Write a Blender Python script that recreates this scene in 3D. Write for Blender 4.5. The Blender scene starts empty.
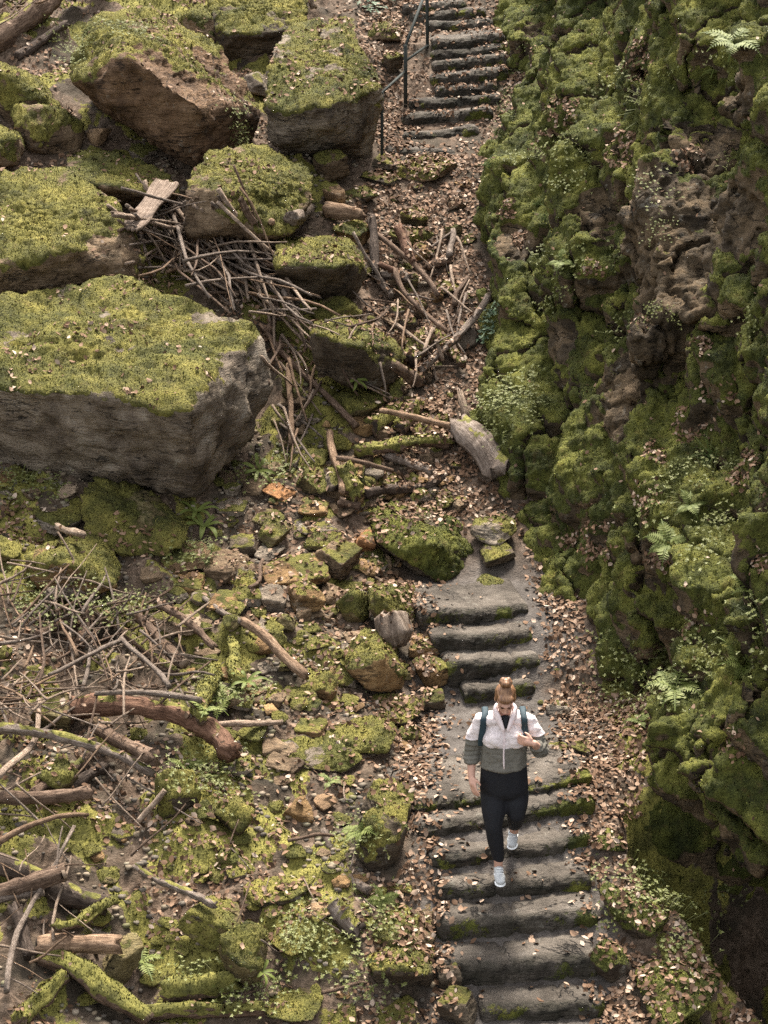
import bpy, bmesh, math, random
import numpy as np
from math import radians, pi, sin, cos, tan, atan
from mathutils import Vector, Matrix
from mathutils.bvhtree import BVHTree

random.seed(7)
RNG = np.random.default_rng(11)
scene = bpy.context.scene
COL = scene.collection

# ------------------------------------------------------------------ camera
FPX, P0, ZC = 2300.0, radians(17.9), 8.1
W, H = 768, 1024
cam_d = bpy.data.cameras.new("camera")
cam_d.sensor_fit = 'VERTICAL'; cam_d.sensor_height = 24.0
cam_d.lens = FPX / H * 24.0
cam_d.clip_end = 500
cam = bpy.data.objects.new("camera", cam_d); COL.objects.link(cam)
cam.location = (0, 0, ZC); cam.rotation_euler = (pi / 2 - P0, 0, 0)
scene.camera = cam

# ------------------------------------------------------------------ sky and sun
SUN_EL, SUN_AZ = radians(61), radians(10)      # azimuth measured from +Y (far) towards +X (right)
world = bpy.data.worlds.new("World"); scene.world = world
world.use_nodes = True
wn = world.node_tree
sky = wn.nodes.new("ShaderNodeTexSky"); sky.sky_type = 'NISHITA'; sky.sun_disc = False
sky.sun_elevation = SUN_EL; sky.sun_rotation = SUN_AZ
sky.dust_density = 3.0; sky.ozone_density = 0.6
bg = wn.nodes["Background"]; bg.inputs[1].default_value = 0.132
hsv = wn.nodes.new("ShaderNodeHueSaturation"); hsv.inputs["Saturation"].default_value = 0.28   # thin cloud whitens the blue
wn.links.new(sky.outputs[0], hsv.inputs["Color"]); wn.links.new(hsv.outputs[0], bg.inputs[0])
sun_d = bpy.data.lights.new("sun", 'SUN'); sun_d.energy = 3.1; sun_d.angle = radians(13)
sun_d.color = (1.0, 0.95, 0.87)
sun = bpy.data.objects.new("sun", sun_d); COL.objects.link(sun)
sdir = Vector((sin(SUN_AZ) * cos(SUN_EL), cos(SUN_AZ) * cos(SUN_EL), sin(SUN_EL)))
sun.rotation_euler = sdir.to_track_quat('Z', 'Y').to_euler()
sun.location = sdir * 40
scene.view_settings.view_transform = 'Standard'
scene.view_settings.look = 'None'
scene.view_settings.exposure = 2.05
scene.view_settings.gamma = 1.0
scene.cycles.use_denoising = False
scene.cycles.sample_clamp_indirect = 3.0
scene.cycles.max_bounces = 6; scene.cycles.diffuse_bounces = 4

# ------------------------------------------------------------------ numeric helpers
_pr = np.random.default_rng(3)
PERM = _pr.permutation(256).astype(np.int64); PERM = np.concatenate([PERM, PERM, PERM])
_g = _pr.normal(size=(256, 3)); GRAD = (_g / np.linalg.norm(_g, axis=1)[:, None]).astype(np.float32)

from concurrent.futures import ThreadPoolExecutor
POOL = ThreadPoolExecutor(4)
PERM = PERM.astype(np.int32)
def _perlin(p):
    i = np.floor(p); f = p - i; i = i.astype(np.int32) & 255
    u = f * f * f * (f * (f * 6 - 15) + 10)
    out = np.zeros(len(p), np.float32)
    fx, fy, fz = f[:, 0], f[:, 1], f[:, 2]; ux, uy, uz = u[:, 0], u[:, 1], u[:, 2]
    for dx in (0, 1):
        wx = ux if dx else 1 - ux
        hx = PERM[i[:, 0] + dx]
        for dy in (0, 1):
            wxy = wx * (uy if dy else 1 - uy)
            hy = PERM[hx + i[:, 1] + dy]
            for dz in (0, 1):
                g = GRAD[PERM[hy + i[:, 2] + dz]]
                out += wxy * (uz if dz else 1 - uz) * (g[:, 0] * (fx - dx) + g[:, 1] * (fy - dy) + g[:, 2] * (fz - dz))
    return out * np.float32(1.6)

def perlin(p, seed=0):
    p = np.asarray(p, np.float32) + np.float32(seed * 17.137)
    n, c = len(p), 12000
    if n <= c: return _perlin(p)
    return np.concatenate(list(POOL.map(_perlin, [p[k:k + c] for k in range(0, n, c)])))

def fbm(p, octv=4, seed=0, gain=0.5, lac=2.03):
    p = np.asarray(p, np.float32); a, s, out = 1.0, 1.0, 0
    for k in range(octv):
        out = out + a * perlin(p * s, seed + k * 3); a *= gain; s *= lac
    return out

def sstep(a, b, x):
    t = np.clip((x - a) / (b - a), 0, 1); return t * t * (3 - 2 * t)

def mesh_np(name, V, F):
    """V (n,3), F (m,3) or (m,4) int array, or a list of both."""
    me = bpy.data.meshes.new(name)
    Fs = [f for f in (F if isinstance(F, list) else [F]) if len(f)]
    me.vertices.add(len(V)); me.vertices.foreach_set("co", np.asarray(V, np.float32).ravel())
    idx = np.concatenate([f.ravel() for f in Fs]).astype(np.int32)
    cnt = np.concatenate([np.full(len(f), f.shape[1]) for f in Fs])
    st = np.concatenate([[0], np.cumsum(cnt)[:-1]]).astype(np.int32)
    me.loops.add(len(idx)); me.loops.foreach_set("vertex_index", idx)
    me.polygons.add(len(cnt)); me.polygons.foreach_set("loop_start", st)
    me.update(calc_edges=True); me.validate()
    return me

def smooth(me):
    me.polygons.foreach_set("use_smooth", np.ones(len(me.polygons), bool)); me.update()

def attr(me, name, vals):
    a = me.attributes.new(name, 'FLOAT', 'POINT'); a.data.foreach_set("value", np.asarray(vals, np.float32))

def link(name, me, mat=None, parent=None, loc=(0, 0, 0)):
    o = bpy.data.objects.new(name, me); COL.objects.link(o)
    if mat is not None: me.materials.append(mat)
    if parent is not None: o.parent = parent
    o.location = loc
    return o

def tag(o, label=None, cat=None, group=None, kind=None):
    if label: o["label"] = label
    if cat: o["category"] = cat
    if group: o["group"] = group
    if kind: o["kind"] = kind
    return o

def vnormals(V, F):
    fn = np.zeros((len(F), 3))
    for k in range(1, F.shape[1] - 1):
        fn += np.cross(V[F[:, k]] - V[F[:, 0]], V[F[:, k + 1]] - V[F[:, 0]])
    idx = F.ravel(); rep = np.repeat(fn, F.shape[1], axis=0)
    n = np.stack([np.bincount(idx, rep[:, c], len(V)) for c in range(3)], 1)
    return n / (np.linalg.norm(n, axis=1)[:, None] + 1e-9)

CP, SP = cos(P0), sin(P0)
def ray(px, py):
    u = (px - W / 2) / FPX; v = (py - H / 2) / FPX
    return np.array([u, CP - v * SP, -SP - v * CP])
def at(px, py, Y):
    """the world point on the sight line of a pixel at distance Y in front of the camera foot"""
    d = ray(px, py); return np.array([0, 0, ZC]) + d * (Y / d[1])
def proj(P):
    P = np.asarray(P) - np.array([0, 0, ZC])
    dep = P[:, 1] * CP - P[:, 2] * SP
    up = P[:, 1] * SP + P[:, 2] * CP
    return np.stack([W / 2 + FPX * P[:, 0] / dep, H / 2 - FPX * up / dep], 1), dep
def pit(y): return tan(P0 + atan((y - H / 2) / FPX))

# ------------------------------------------------------------------ materials
class NT:
    def __init__(s, name):
        s.m = bpy.data.materials.new(name); s.m.use_nodes = True
        s.t = s.m.node_tree; s.b = s.t.nodes["Principled BSDF"]
    def n(s, typ, **k):
        nd = s.t.nodes.new("ShaderNode" + typ)
        for a, v in k.items(): setattr(nd, a, v)
        return nd
    def put(s, sock, v):
        if isinstance(v, bpy.types.NodeSocket): s.t.links.new(v, sock)
        else: sock.default_value = v
    def noise(s, vec, scale, detail=4, rough=0.55, dist=0.0):
        nd = s.n("TexNoise"); s.put(nd.inputs["Vector"], vec); nd.inputs["Scale"].default_value = scale
        nd.inputs["Detail"].default_value = detail; nd.inputs["Roughness"].default_value = rough
        nd.inputs["Distortion"].default_value = dist
        return nd.outputs["Fac"]
    def ramp(s, fac, stops):
        nd = s.n("ValToRGB"); s.put(nd.inputs[0], fac); e = nd.color_ramp.elements
        while len(e) < len(stops): e.new(0.5)
        for k, (p, c) in enumerate(stops):
            e[k].position = p; e[k].color = (*c, 1) if len(c) == 3 else c
        return nd.outputs[0]
    def g(s, fac, a, b):
        nd = s.n("MapRange"); s.put(nd.inputs[0], fac); nd.inputs[1].default_value = a; nd.inputs[2].default_value = b
        return nd.outputs[0]
    def math(s, op, a, b=0.0, c=0.0):
        nd = s.n("Math", operation=op); s.put(nd.inputs[0], a); s.put(nd.inputs[1], b)
        if op == 'MULTIPLY_ADD': s.put(nd.inputs[2], c)
        return nd.outputs[0]
    def mix(s, fac, a, b, blend='MIX'):
        nd = s.n("Mix", data_type='RGBA', blend_type=blend)
        s.put(nd.inputs[0], fac)
        s.put(nd.inputs[6], a if isinstance(a, bpy.types.NodeSocket) else (*a, 1))
        s.put(nd.inputs[7], b if isinstance(b, bpy.types.NodeSocket) else (*b, 1))
        return nd.outputs[2]
    def attr(s, name):
        nd = s.n("Attribute", attribute_name=name); return nd.outputs["Fac"]
    def bump(s, h, strength, dist, prev=None):
        nd = s.n("Bump"); s.put(nd.inputs["Height"], h); nd.inputs["Strength"].default_value = strength
        nd.inputs["Distance"].default_value = dist
        if prev is not None: s.put(nd.inputs["Normal"], prev)
        return nd.outputs[0]
    def coords(s, stretch=None):
        tc = s.n("TexCoord").outputs["Object"]
        oi = s.n("ObjectInfo")
        off = s.n("VectorMath", operation='MULTIPLY_ADD')
        cx = s.n("CombineXYZ")
        for k in range(3): s.put(cx.inputs[k], s.math('MULTIPLY', oi.outputs["Random"], (37.0, 53.0, 71.0)[k]))
        s.put(off.inputs[0], tc); off.inputs[1].default_value = stretch or (1, 1, 1); s.put(off.inputs[2], cx.outputs[0])
        return off.outputs[0], oi
    def done(s, col, rough=0.85, normal=None, spec=0.2):
        s.put(s.b.inputs["Base Color"], col if isinstance(col, bpy.types.NodeSocket) else (*col, 1))
        s.put(s.b.inputs["Roughness"], rough); s.b.inputs["Specular IOR Level"].default_value = spec
        if normal is not None: s.put(s.b.inputs["Normal"], normal)
        return s.m

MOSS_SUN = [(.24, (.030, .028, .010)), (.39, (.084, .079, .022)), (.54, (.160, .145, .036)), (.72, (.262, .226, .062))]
MOSS_DARK = [(.22, (.016, .019, .007)), (.40, (.057, .062, .014)), (.55, (.115, .118, .024)), (.73, (.200, .190, .044))]  # greener moss, with shade put into its colour next to the sunlit palette

def rock_mat(name, cols, moss, tinted=True, strata=5.0, algae=False):
    s = NT(name); v, oi = s.coords()
    vs, _ = s.coords((1, 1, strata))
    base = s.ramp(s.noise(v, 2.3, 8, .65, .4), [(.36, cols[0]), (.47, cols[1]), (.56, cols[2]), (.68, cols[3])])
    if tinted: base = s.mix(1.0, base, oi.outputs["Color"], 'MULTIPLY')
    lay = s.g(s.noise(vs, 2.2, 6, .65, 1.2), .34, .60)
    base = s.mix(s.math('MULTIPLY', s.math('SUBTRACT', 1.0, lay), .30), base, (.035, .026, .018))
    spk = s.g(s.noise(v, 60, 3, .7), .35, .68)
    base = s.mix(s.math('MULTIPLY', spk, .35), base, s.mix(1.0, base, (1.7, 1.65, 1.55), 'MULTIPLY'))
    lich = s.g(s.noise(v, 7.5, 6, .72, .8), .60, .70)
    base = s.mix(s.math('MULTIPLY', lich, .5), base, (.27, .255, .21))
    fn = s.noise(vs, 1.9, 5, .55, .6)
    fr_ = s.math('SUBTRACT', 1.0, s.g(s.math('ABSOLUTE', s.math('SUBTRACT', fn, .5)), .0, .014))
    fr_ = s.math('MULTIPLY', fr_, s.g(s.noise(v, 2.6, 3, .5), .46, .58))
    base = s.mix(s.math('MULTIPLY', fr_, .8), base, (.010, .008, .006))
    grit = s.noise(v, 130, 2, .7)
    base = s.mix(1.0, base, s.ramp(grit, [(.3, (.62, .62, .62)), (.7, (1.35, 1.33, 1.3))]), 'MULTIPLY')
    if algae: base = s.mix(s.math('MULTIPLY', s.math('MULTIPLY', s.attr('algae'), .75), s.g(s.noise(v, 6, 5, .65), .32, .60)), base, (.020, .018, .011))
    m = s.ramp(s.noise(v, 4.5, 6, .68), moss)
    m = s.mix(s.math('MULTIPLY', s.g(s.noise(v, 11, 5, .7), .55, .72), .55), m, (.135, .088, .034))
    fine = s.g(s.noise(v, 75, 2, .6), .32, .66)
    m = s.mix(1.0, m, s.ramp(fine, [(0, (.72, .72, .72)), (1, (1.20, 1.18, 1.12))]), 'MULTIPLY')
    m = s.mix(1.0, m, s.ramp(s.noise(v, 1.7, 4, .6), [(.34, (.50, .56, .55)), (.62, (1.22, 1.18, 1.1))]), 'MULTIPLY')
    a = s.attr("moss")
    a = s.math('ADD', a, s.math('MULTIPLY', s.math('SUBTRACT', s.noise(v, 16, 4, .6), .5), 1.1))
    a = s.math('ADD', a, s.math('MULTIPLY', s.math('SUBTRACT', s.noise(v, 70, 2, .6), .5), .7))
    mk = s.g(a, .42, .60)
    col = s.mix(mk, base, m)
    h = s.math('ADD', s.noise(v, 9, 6, .65), s.math('MULTIPLY', s.noise(vs, 8, 5, .6), .6))
    hm = s.noise(v, 48, 4, .65)
    hh = s.math('ADD', s.math('MULTIPLY', h, s.math('SUBTRACT', 1.15, mk)), s.math('MULTIPLY', hm, s.math('MULTIPLY', mk, 1.1)))
    hh = s.math('SUBTRACT', hh, s.math('MULTIPLY', fr_, s.math('MULTIPLY', s.math('SUBTRACT', 1.0, mk), .9)))
    hh = s.math('ADD', hh, s.math('MULTIPLY', s.noise(v, 38, 5, .75), .35))
    nb = s.bump(hh, .95, .055)
    return s.done(col, .88, nb, .18)

ROCK_COLS = [(.075, .055, .040), (.150, .112, .080), (.215, .165, .120), (.300, .245, .190)]
M_ROCK = rock_mat("mossy_sandstone", ROCK_COLS, MOSS_SUN)
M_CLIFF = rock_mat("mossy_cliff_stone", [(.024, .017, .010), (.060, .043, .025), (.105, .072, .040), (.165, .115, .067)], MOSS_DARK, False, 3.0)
M_STEP = rock_mat("worn_step_stone", [(.046, .038, .030), (.078, .065, .052), (.104, .087, .070), (.15, .128, .106)], MOSS_DARK, False, 6.0, True)
M_MOSSROCK = rock_mat("shade_toned_mossy_stone", ROCK_COLS, MOSS_DARK)  # same stone, with the moss palette that has shade in its colour

def moss_blade_mat(name, stops):
    s = NT(name); v, oi = s.coords()
    geo = s.n("NewGeometry")
    big = s.noise(v, 4.5, 5, .6)
    fac = s.math('ADD', s.math('MULTIPLY', big, .84), s.math('MULTIPLY', geo.outputs["Random Per Island"], .18))
    c = s.ramp(fac, [(p, tuple(x * 1.12 for x in c)) for p, c in stops])
    c = s.mix(1.0, c, s.ramp(s.noise(v, 1.7, 4, .6), [(.34, (.50, .56, .55)), (.62, (1.22, 1.18, 1.1))]), 'MULTIPLY')
    c = s.mix(s.math('MULTIPLY', s.g(s.noise(v, 11, 5, .7), .55, .72), .55), c, (.135, .088, .034))
    return s.done(c, .8, None, .15)
M_BLADE_SUN = moss_blade_mat("sun_toned_moss", MOSS_SUN)
M_BLADE_DARK = moss_blade_mat("shade_toned_moss", MOSS_DARK)

def leaf_mat():
    s = NT("dry_leaf"); geo = s.n("NewGeometry")
    c = s.ramp(geo.outputs["Random Per Island"], [(0, (.034, .020, .011)), (.32, (.105, .058, .032)), (.64, (.185, .110, .066)),
                                                   (.88, (.27, .18, .12)), (1, (.40, .31, .235))])
    return s.done(c, .75, None, .12)
M_LEAF = leaf_mat()

def ground_mat():
    s = NT("forest_floor"); v = s.n("TexCoord").outputs["Object"]
    hum = s.ramp(s.noise(v, 3.0, 7, .65), [(.3, (.019, .015, .010)), (.5, (.046, .035, .023)), (.7, (.085, .065, .045))])
    vo = s.n("TexVoronoi"); s.put(vo.inputs["Vector"], v); vo.inputs["Scale"].default_value = 26
    lf = s.ramp(vo.outputs["Color"], [(0, (.045, .030, .019)), (.45, (.115, .075, .049)), (.8, (.19, .132, .092))])
    lm = s.g(s.noise(v, 2.2, 5, .6), .40, .58)
    hum = s.mix(s.math('MULTIPLY', lm, .75), hum, lf)
    dirt = s.ramp(s.noise(v, 5.0, 8, .7), [(.34, (.036, .029, .023)), (.5, (.066, .055, .046)), (.66, (.110, .094, .080))])
    dirt = s.mix(s.math('MULTIPLY', s.g(s.noise(v, 90, 3, .7), .5, .75), .5), dirt, (.19, .165, .145))
    c = s.mix(s.attr("path"), hum, dirt)
    m = s.ramp(s.noise(v, 4.5, 6, .62), MOSS_SUN)
    fine = s.g(s.noise(v, 75, 2, .6), .32, .66)
    m = s.mix(1.0, m, s.ramp(fine, [(0, (.55, .55, .55)), (1, (1.3, 1.27, 1.2))]), 'MULTIPLY')
    a = s.math('ADD', s.attr("moss"), s.math('MULTIPLY', s.math('SUBTRACT', s.noise(v, 16, 4, .6), .5), 1.1))
    c = s.mix(s.g(a, .45, .6), c, m)
    nb = s.bump(s.math('ADD', s.noise(v, 14, 6, .7), s.math('MULTIPLY', s.noise(v, 60, 3, .6), .5)), .8, .04)
    return s.done(c, .9, nb, .15)
M_GROUND = ground_mat()

def bark_mat(name, c0, c1, c2):
    s = NT(name); v, oi = s.coords()
    vs, _ = s.coords((1, 1, 1))
    bk = s.n('Attribute', attribute_name='bark').outputs['Vector']
    gr = s.noise(bk, 3.2, 7, .72, .4)
    c = s.ramp(s.math('ADD', s.math('MULTIPLY', gr, .7), s.math('MULTIPLY', s.noise(v, 16, 5, .7), .3)), [(.36, c0), (.5, c1), (.64, c2)])
    c = s.mix(1.0, c, oi.outputs["Color"], 'MULTIPLY')
    m = s.ramp(s.noise(v, 8, 5, .62), MOSS_SUN)
    a = s.math('ADD', s.attr("moss"), s.math('MULTIPLY', s.math('SUBTRACT', s.noise(v, 22, 4, .6), .5), 1.0))
    c = s.mix(s.g(a, .45, .6), c, m)
    nb = s.bump(s.math('ADD', gr, s.math('MULTIPLY', s.noise(v, 45, 5, .7), .4)), .9, .03)
    return s.done(c, .85, nb, .15)
M_BARK = bark_mat("weathered_bark", (.040, .029, .022), (.140, .108, .085), (.290, .240, .200))
def bark_attr(me, vec):
    a = me.attributes.new('bark', 'FLOAT_VECTOR', 'POINT'); a.data.foreach_set('vector', np.asarray(vec, np.float32).ravel())

def plain(name, col, rough=.7, spec=.3, var=.35, scale=30, bump=0.0):
    s = NT(name); v = s.n("TexCoord").outputs["Object"]
    n = s.noise(v, scale, 4, .6)
    c = s.mix(n, tuple(x * (1 - var) for x in col), tuple(min(1, x * (1 + var)) for x in col))
    nb = s.bump(s.noise(v, scale * 2.5, 3, .6), bump, .01) if bump else None
    return s.done(c, rough, nb, spec)

def green_mat(name, a, b, c):
    s = NT(name); geo = s.n("NewGeometry")
    col = s.ramp(geo.outputs["Random Per Island"], [(0, a), (.5, b), (1, c)])
    return s.done(col, .6, None, .12)
M_FERN = green_mat("fern_leaf", (.042, .056, .011), (.078, .094, .019), (.135, .148, .045))
M_HERB = green_mat("herb_leaf", (.055, .062, .014), (.10, .106, .026), (.20, .20, .095))
M_IVY = green_mat("waxy_leaf", (.025, .045, .022), (.05, .078, .038), (.13, .16, .10))
M_GRASS = green_mat("grass_blade", (.05, .08, .02), (.10, .14, .04), (.19, .21, .09))
M_CUT = plain("cut_wood", (.20, .145, .10), .85, .15, .5, 14, .3)
M_CUTDARK = plain("rotten_cut_wood", (.035, .026, .02), .9, .1, .6, 14, .4)
M_METAL = plain("weathered_rail_paint", (.035, .038, .033), .8, .12, .4, 25, .2)

# ------------------------------------------------------------------ the path measured from the photograph's stairs
LOW = [(1005, 1027), (961, 984), (919, 939), (885, 901), (855, 871), (826, 839), (800, 810),
       (688, 706), (662, 680), (635, 651), (610, 624)]
steps = {}
Y, z = ZC / pit(885), 0.0
steps[3] = (Y, z)
for i in range(4, len(LOW)):
    yt, yb = LOW[i]; Y2 = (ZC - z) / pit(yb); z2 = ZC - Y2 * pit(yt); steps[i] = (Y2, z2); Y, z = Y2, z2
Y, z = steps[3]
for i in (2, 1, 0):
    zl = ZC - Y * pit(LOW[i + 1][1]); Y2 = (ZC - zl) / pit(LOW[i][0]); steps[i] = (Y2, zl); Y, z = Y2, zl
UP = [(146, 158), (128, 139), (112, 124), (96, 109), (84.6, 94), (72, 83), (59, 69), (47, 57), (36, 46), (21, 30), (10, 19.5), (3, 10)]
Y = 26.0; z = ZC - Y * pit(158); Z_UP0 = z
ups = []
for yt, yb in UP:
    Y = max((ZC - z) / pit(yb), Y + .12); z = ZC - Y * pit(yt); ups.append((Y, z))
prof = [(5.0, -5.2), (12.0, -1.95), (steps[0][0] - .3, steps[0][1] - .17)]
for i in range(0, 7): prof.append((steps[i][0] + .14, steps[i][1] - .10))
prof += [(16.95, .30), (18.45, .33)]
for i in range(7, 11): prof.append((steps[i][0] + .15, steps[i][1] - .10))
prof += [(20.2, .92), (26.0, Z_UP0)]
for Y, z in ups: prof.append((Y + .1, z - .11))
prof += [(30.5, ups[-1][1] + .55), (40, ups[-1][1] + 4.6), (60, ups[-1][1] + 12)]
PY = np.array([p[0] for p in prof]); PZ = np.array([p[1] for p in prof])
_ys = np.linspace(4, 60, 1121); _pz = np.interp(_ys, PY, PZ)
_k = np.exp(-np.linspace(-2, 2, 81) ** 2); _k /= _k.sum()
_sz = np.convolve(np.pad(_pz, 40, mode='edge'), _k, 'valid')
XPY = np.array([12, 15, 16.5, 18.5, 20, 22, 24, 26, 28.5, 40]); XPX = np.array([1.02, 1.0, .95, .95, .87, .88, .85, .80, .83, 1.0])
def xpath(Y): return np.interp(Y, XPY, XPX)
def T0(x, Y):
    """terrain before its small relief"""
    x = np.asarray(x, float); Y = np.asarray(Y, float)
    Ye = Y - np.interp(Y, [15.6, 16.0, 16.9, 17.8], [0, .30, .30, 0]) * np.clip(x - xpath(Y), -.7, .7)      # the steps fan round a bend here
    pz = np.interp(Ye, PY, PZ); sz = np.interp(Y, _ys, _sz)
    d = x - xpath(Y)
    left = sz + .05 + .10 * np.maximum(-d - .6, 0) + .012 * np.maximum(-d - 2, 0) ** 2
    right = np.minimum(pz, sz) + .02 + (.16 - .20 * (1 - sstep(16.2, 17.4, Y))) * np.maximum(d - .6, 0)
    wl = sstep(.55, 1.15, -d); wr = sstep(.55, .95, d)
    return pz * (1 - wl - wr) + left * wl + right * wr

BASE = [(6.2, 11.0), (5.0, 12.6), (3.85, 13.9), (2.80, 15.0), (2.05, 15.85), (1.80, 16.5), (1.88, 17.3), (2.02, 18.2), (1.80, 19.1), (1.52, 19.9),
        (1.40, 20.7), (1.30, 21.5), (1.22, 22.4), (1.20, 23.3), (1.18, 24.3), (1.26, 25.2), (1.38, 26.0), (1.56, 27.0), (1.74, 28.4), (1.9, 31), (2.3, 35), (2.6, 40)]
BP = np.array(BASE)
def trench(x, Y):
    """the gully under the near buttress, cut extra deep to keep light out"""
    s = x - np.interp(Y, BP[:, 1], BP[:, 0]) + np.interp(Y, [14, 14.5, 15.2, 16], [.22, .18, .10, .0])
    return 2.4 * sstep(.02, .30, s) * (1 - sstep(16.1, 17.0, Y))
# ------------------------------------------------------------------ ground
xs = np.concatenate([np.linspace(-16, -5.4, 16), np.arange(-5.2, 3.4, .026), np.linspace(3.5, 9, 14)])
yy = np.concatenate([np.linspace(5, 12.6, 16), np.arange(12.8, 31.5, .032), np.linspace(32, 60, 20)])
GX, GY = np.meshgrid(xs, yy); gx, gy = GX.ravel(), GY.ravel()
gd = gx - xpath(gy)
off = sstep(.5, 1.3, np.abs(gd))
P2 = np.stack([gx, gy, np.zeros_like(gx)], 1)
rel = (.16 * fbm(P2 / 1.1, 3, 1) + .045 * fbm(P2 / .28, 3, 5)) * off + .010 * fbm(P2 / .12, 3, 9)
lump = np.maximum(fbm(P2 / .34, 2, 21), 0) * .10 * sstep(.9, 1.8, -gd)
gz = T0(gx, gy) + rel + lump - trench(gx, gy)
path_m = (1 - sstep(.45, .95, np.abs(gd) + .25 * fbm(P2 / .5, 3, 31))) * (1 - sstep(20.0, 20.8, gy)) 
path_m = np.maximum(path_m, 0)
low_ = sstep(18.6, 17.6, gy) if False else 1 - sstep(17.6, 18.6, gy)
moss_g = sstep(-.12 - .10 * low_, .36 - .08 * low_, fbm(P2 / .55, 4, 41) + .15 * sstep(0, 1, rel * 8)) * sstep(.9, 1.5, -gd)
moss_g = np.maximum(moss_g, sstep(-.45, -.05, fbm(P2 / .4, 3, 43)) * sstep(.8, 1.1, gd))
GV = np.stack([gx, gy, gz], 1)
nx, ny = len(xs), len(yy)
ii = (np.arange(ny - 1)[:, None] * nx + np.arange(nx - 1)[None, :]).ravel()
GF = np.stack([ii, ii + 1, ii + nx + 1, ii + nx], 1)
g_me = mesh_np("ground", GV, GF); smooth(g_me); attr(g_me, "path", path_m); attr(g_me, "moss", moss_g)
ground = tag(link("ground", g_me, M_GROUND), "sloping forest floor of humus, dirt and dead leaves", kind="structure")

class Hit:
    """everything built so far that other things can lie on"""
    trees, cen, rad = [], [], []
    @classmethod
    def add(c, V, F):
        c.trees.append(BVHTree.FromPolygons([tuple(v) for v in V], F.tolist()))
        lo, hi = V.min(0), V.max(0); c.cen.append((lo + hi) / 2); c.rad.append(np.linalg.norm(hi - lo) / 2); c.arr = None
    @classmethod
    def cast(c, o, d, only=None):
        best = None
        if only is None:
            if c.arr is None: c.arr = (np.array(c.cen), np.array(c.rad))
            dd = np.array(d, float); dd /= np.linalg.norm(dd); w = c.arr[0] - np.array(o, float)
            only = np.nonzero(np.linalg.norm(w - (w @ dd)[:, None] * dd, axis=1) < c.arr[1])[0]
        for k in only:
            t = c.trees[k]
            r = t.ray_cast(Vector(o), Vector(d))
            if r[0] is not None and (best is None or r[3] < best[3]): best = r
        return best
    @classmethod
    def px(c, x, y, only=None):
        r = c.cast((0, 0, ZC), ray(x, y), only)
        return np.array(r[0]) if r else at(x, y, 20)
    @classmethod
    def down(c, x, y): return c.cast((x, y, 14), (0, 0, -1))
Hit.add(GV, GF)

# ------------------------------------------------------------------ scatter of moss tufts on a surface
def blades(V, F, weight, density, length, cap=90000, seed=0, up=.35):
    r = np.random.default_rng(seed)
    tri = F if F.shape[1] == 3 else np.concatenate([F[:, [0, 1, 2]], F[:, [0, 2, 3]]])
    a, b, c = V[tri[:, 0]], V[tri[:, 1]], V[tri[:, 2]]
    nr = np.cross(b - a, c - a); ar = np.linalg.norm(nr, axis=1) / 2
    w = ar * weight[tri].mean(1)
    tot = w.sum(); n = int(min(tot * density, cap))
    if n < 8: return None, None
    k = r.choice(len(tri), n, p=w / tot)
    u = r.random((n, 2)); f = u.sum(1) > 1; u[f] = 1 - u[f]
    p = a[k] + (b[k] - a[k]) * u[:, :1] + (c[k] - a[k]) * u[:, 1:]
    nn = nr[k] / (2 * ar[k][:, None] + 1e-12)
    d = nn + r.normal(size=(n, 3)) * .40 + np.array([0, 0, up]); d /= np.linalg.norm(d, axis=1)[:, None]
    s = np.cross(d, r.normal(size=(n, 3))); s /= np.linalg.norm(s, axis=1)[:, None] + 1e-9
    L = length * r.uniform(.5, 1.35, n)[:, None]; wd = L * r.uniform(.28, .5, n)[:, None]
    base = p - nn * .003
    v = np.stack([base - s * wd, base + s * wd, base + d * L], 1).reshape(-1, 3)
    tn = nn + r.normal(size=(n, 3)) * .22; tn /= np.linalg.norm(tn, axis=1)[:, None]
    BN[id(v)] = np.repeat(tn, 3, axis=0)
    return v, np.arange(3 * n).reshape(-1, 3)
BN = {}
def tuft_mesh(name, v, f):
    me = mesh_np(name, v, f); nrm = BN.pop(id(v), None)
    if nrm is not None and len(nrm) == len(me.vertices):
        smooth(me); me.normals_split_custom_set_from_vertices(nrm.tolist())
    return me

# ------------------------------------------------------------------ icospheres
_ico = {}
def ico(sub):
    if sub not in _ico:
        bm = bmesh.new(); bmesh.ops.create_icosphere(bm, subdivisions=sub, radius=1.0)
        V = np.array([v.co for v in bm.verts]); F = np.array([[v.index for v in f.verts] for f in bm.faces])
        bm.free(); _ico[sub] = (V / np.linalg.norm(V, axis=1)[:, None], F)
    return _ico[sub]

TINT = dict(brown=(.74, .66, .54), ochre=(1.0, .79, .47), orange=(1.25, .80, .45), grey=(.92, .96, .98), dark=(.45, .44, .40),
            olive=(.62, .63, .38), tan=(1.25, 1.05, .80), pale=(1.8, 1.75, 1.65), rust=(.74, .58, .44))

def hull_planes(pts):
    bm = bmesh.new()
    for p in pts: bm.verts.new(p)
    bmesh.ops.convex_hull(bm, input=bm.verts)
    bm.normal_update(); c = np.mean([v.co for v in bm.verts if v.link_faces], axis=0)
    N, D = [], []
    for f in bm.faces:
        n = np.array(f.normal); d = float(n @ (np.array(f.verts[0].co) - c))
        if d < 0: n, d = -n, -d
        if all(n @ m < .992 for m in N): N.append(n); D.append(max(d, .03))
    bm.free(); return c, np.array(N), np.array(D)

def radial(N, D, dirs, p):
    q = np.maximum(dirs @ (N / D[:, None]).T, 0)
    return np.maximum((q ** p).sum(1), 1e-30) ** (-1 / p)

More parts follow.
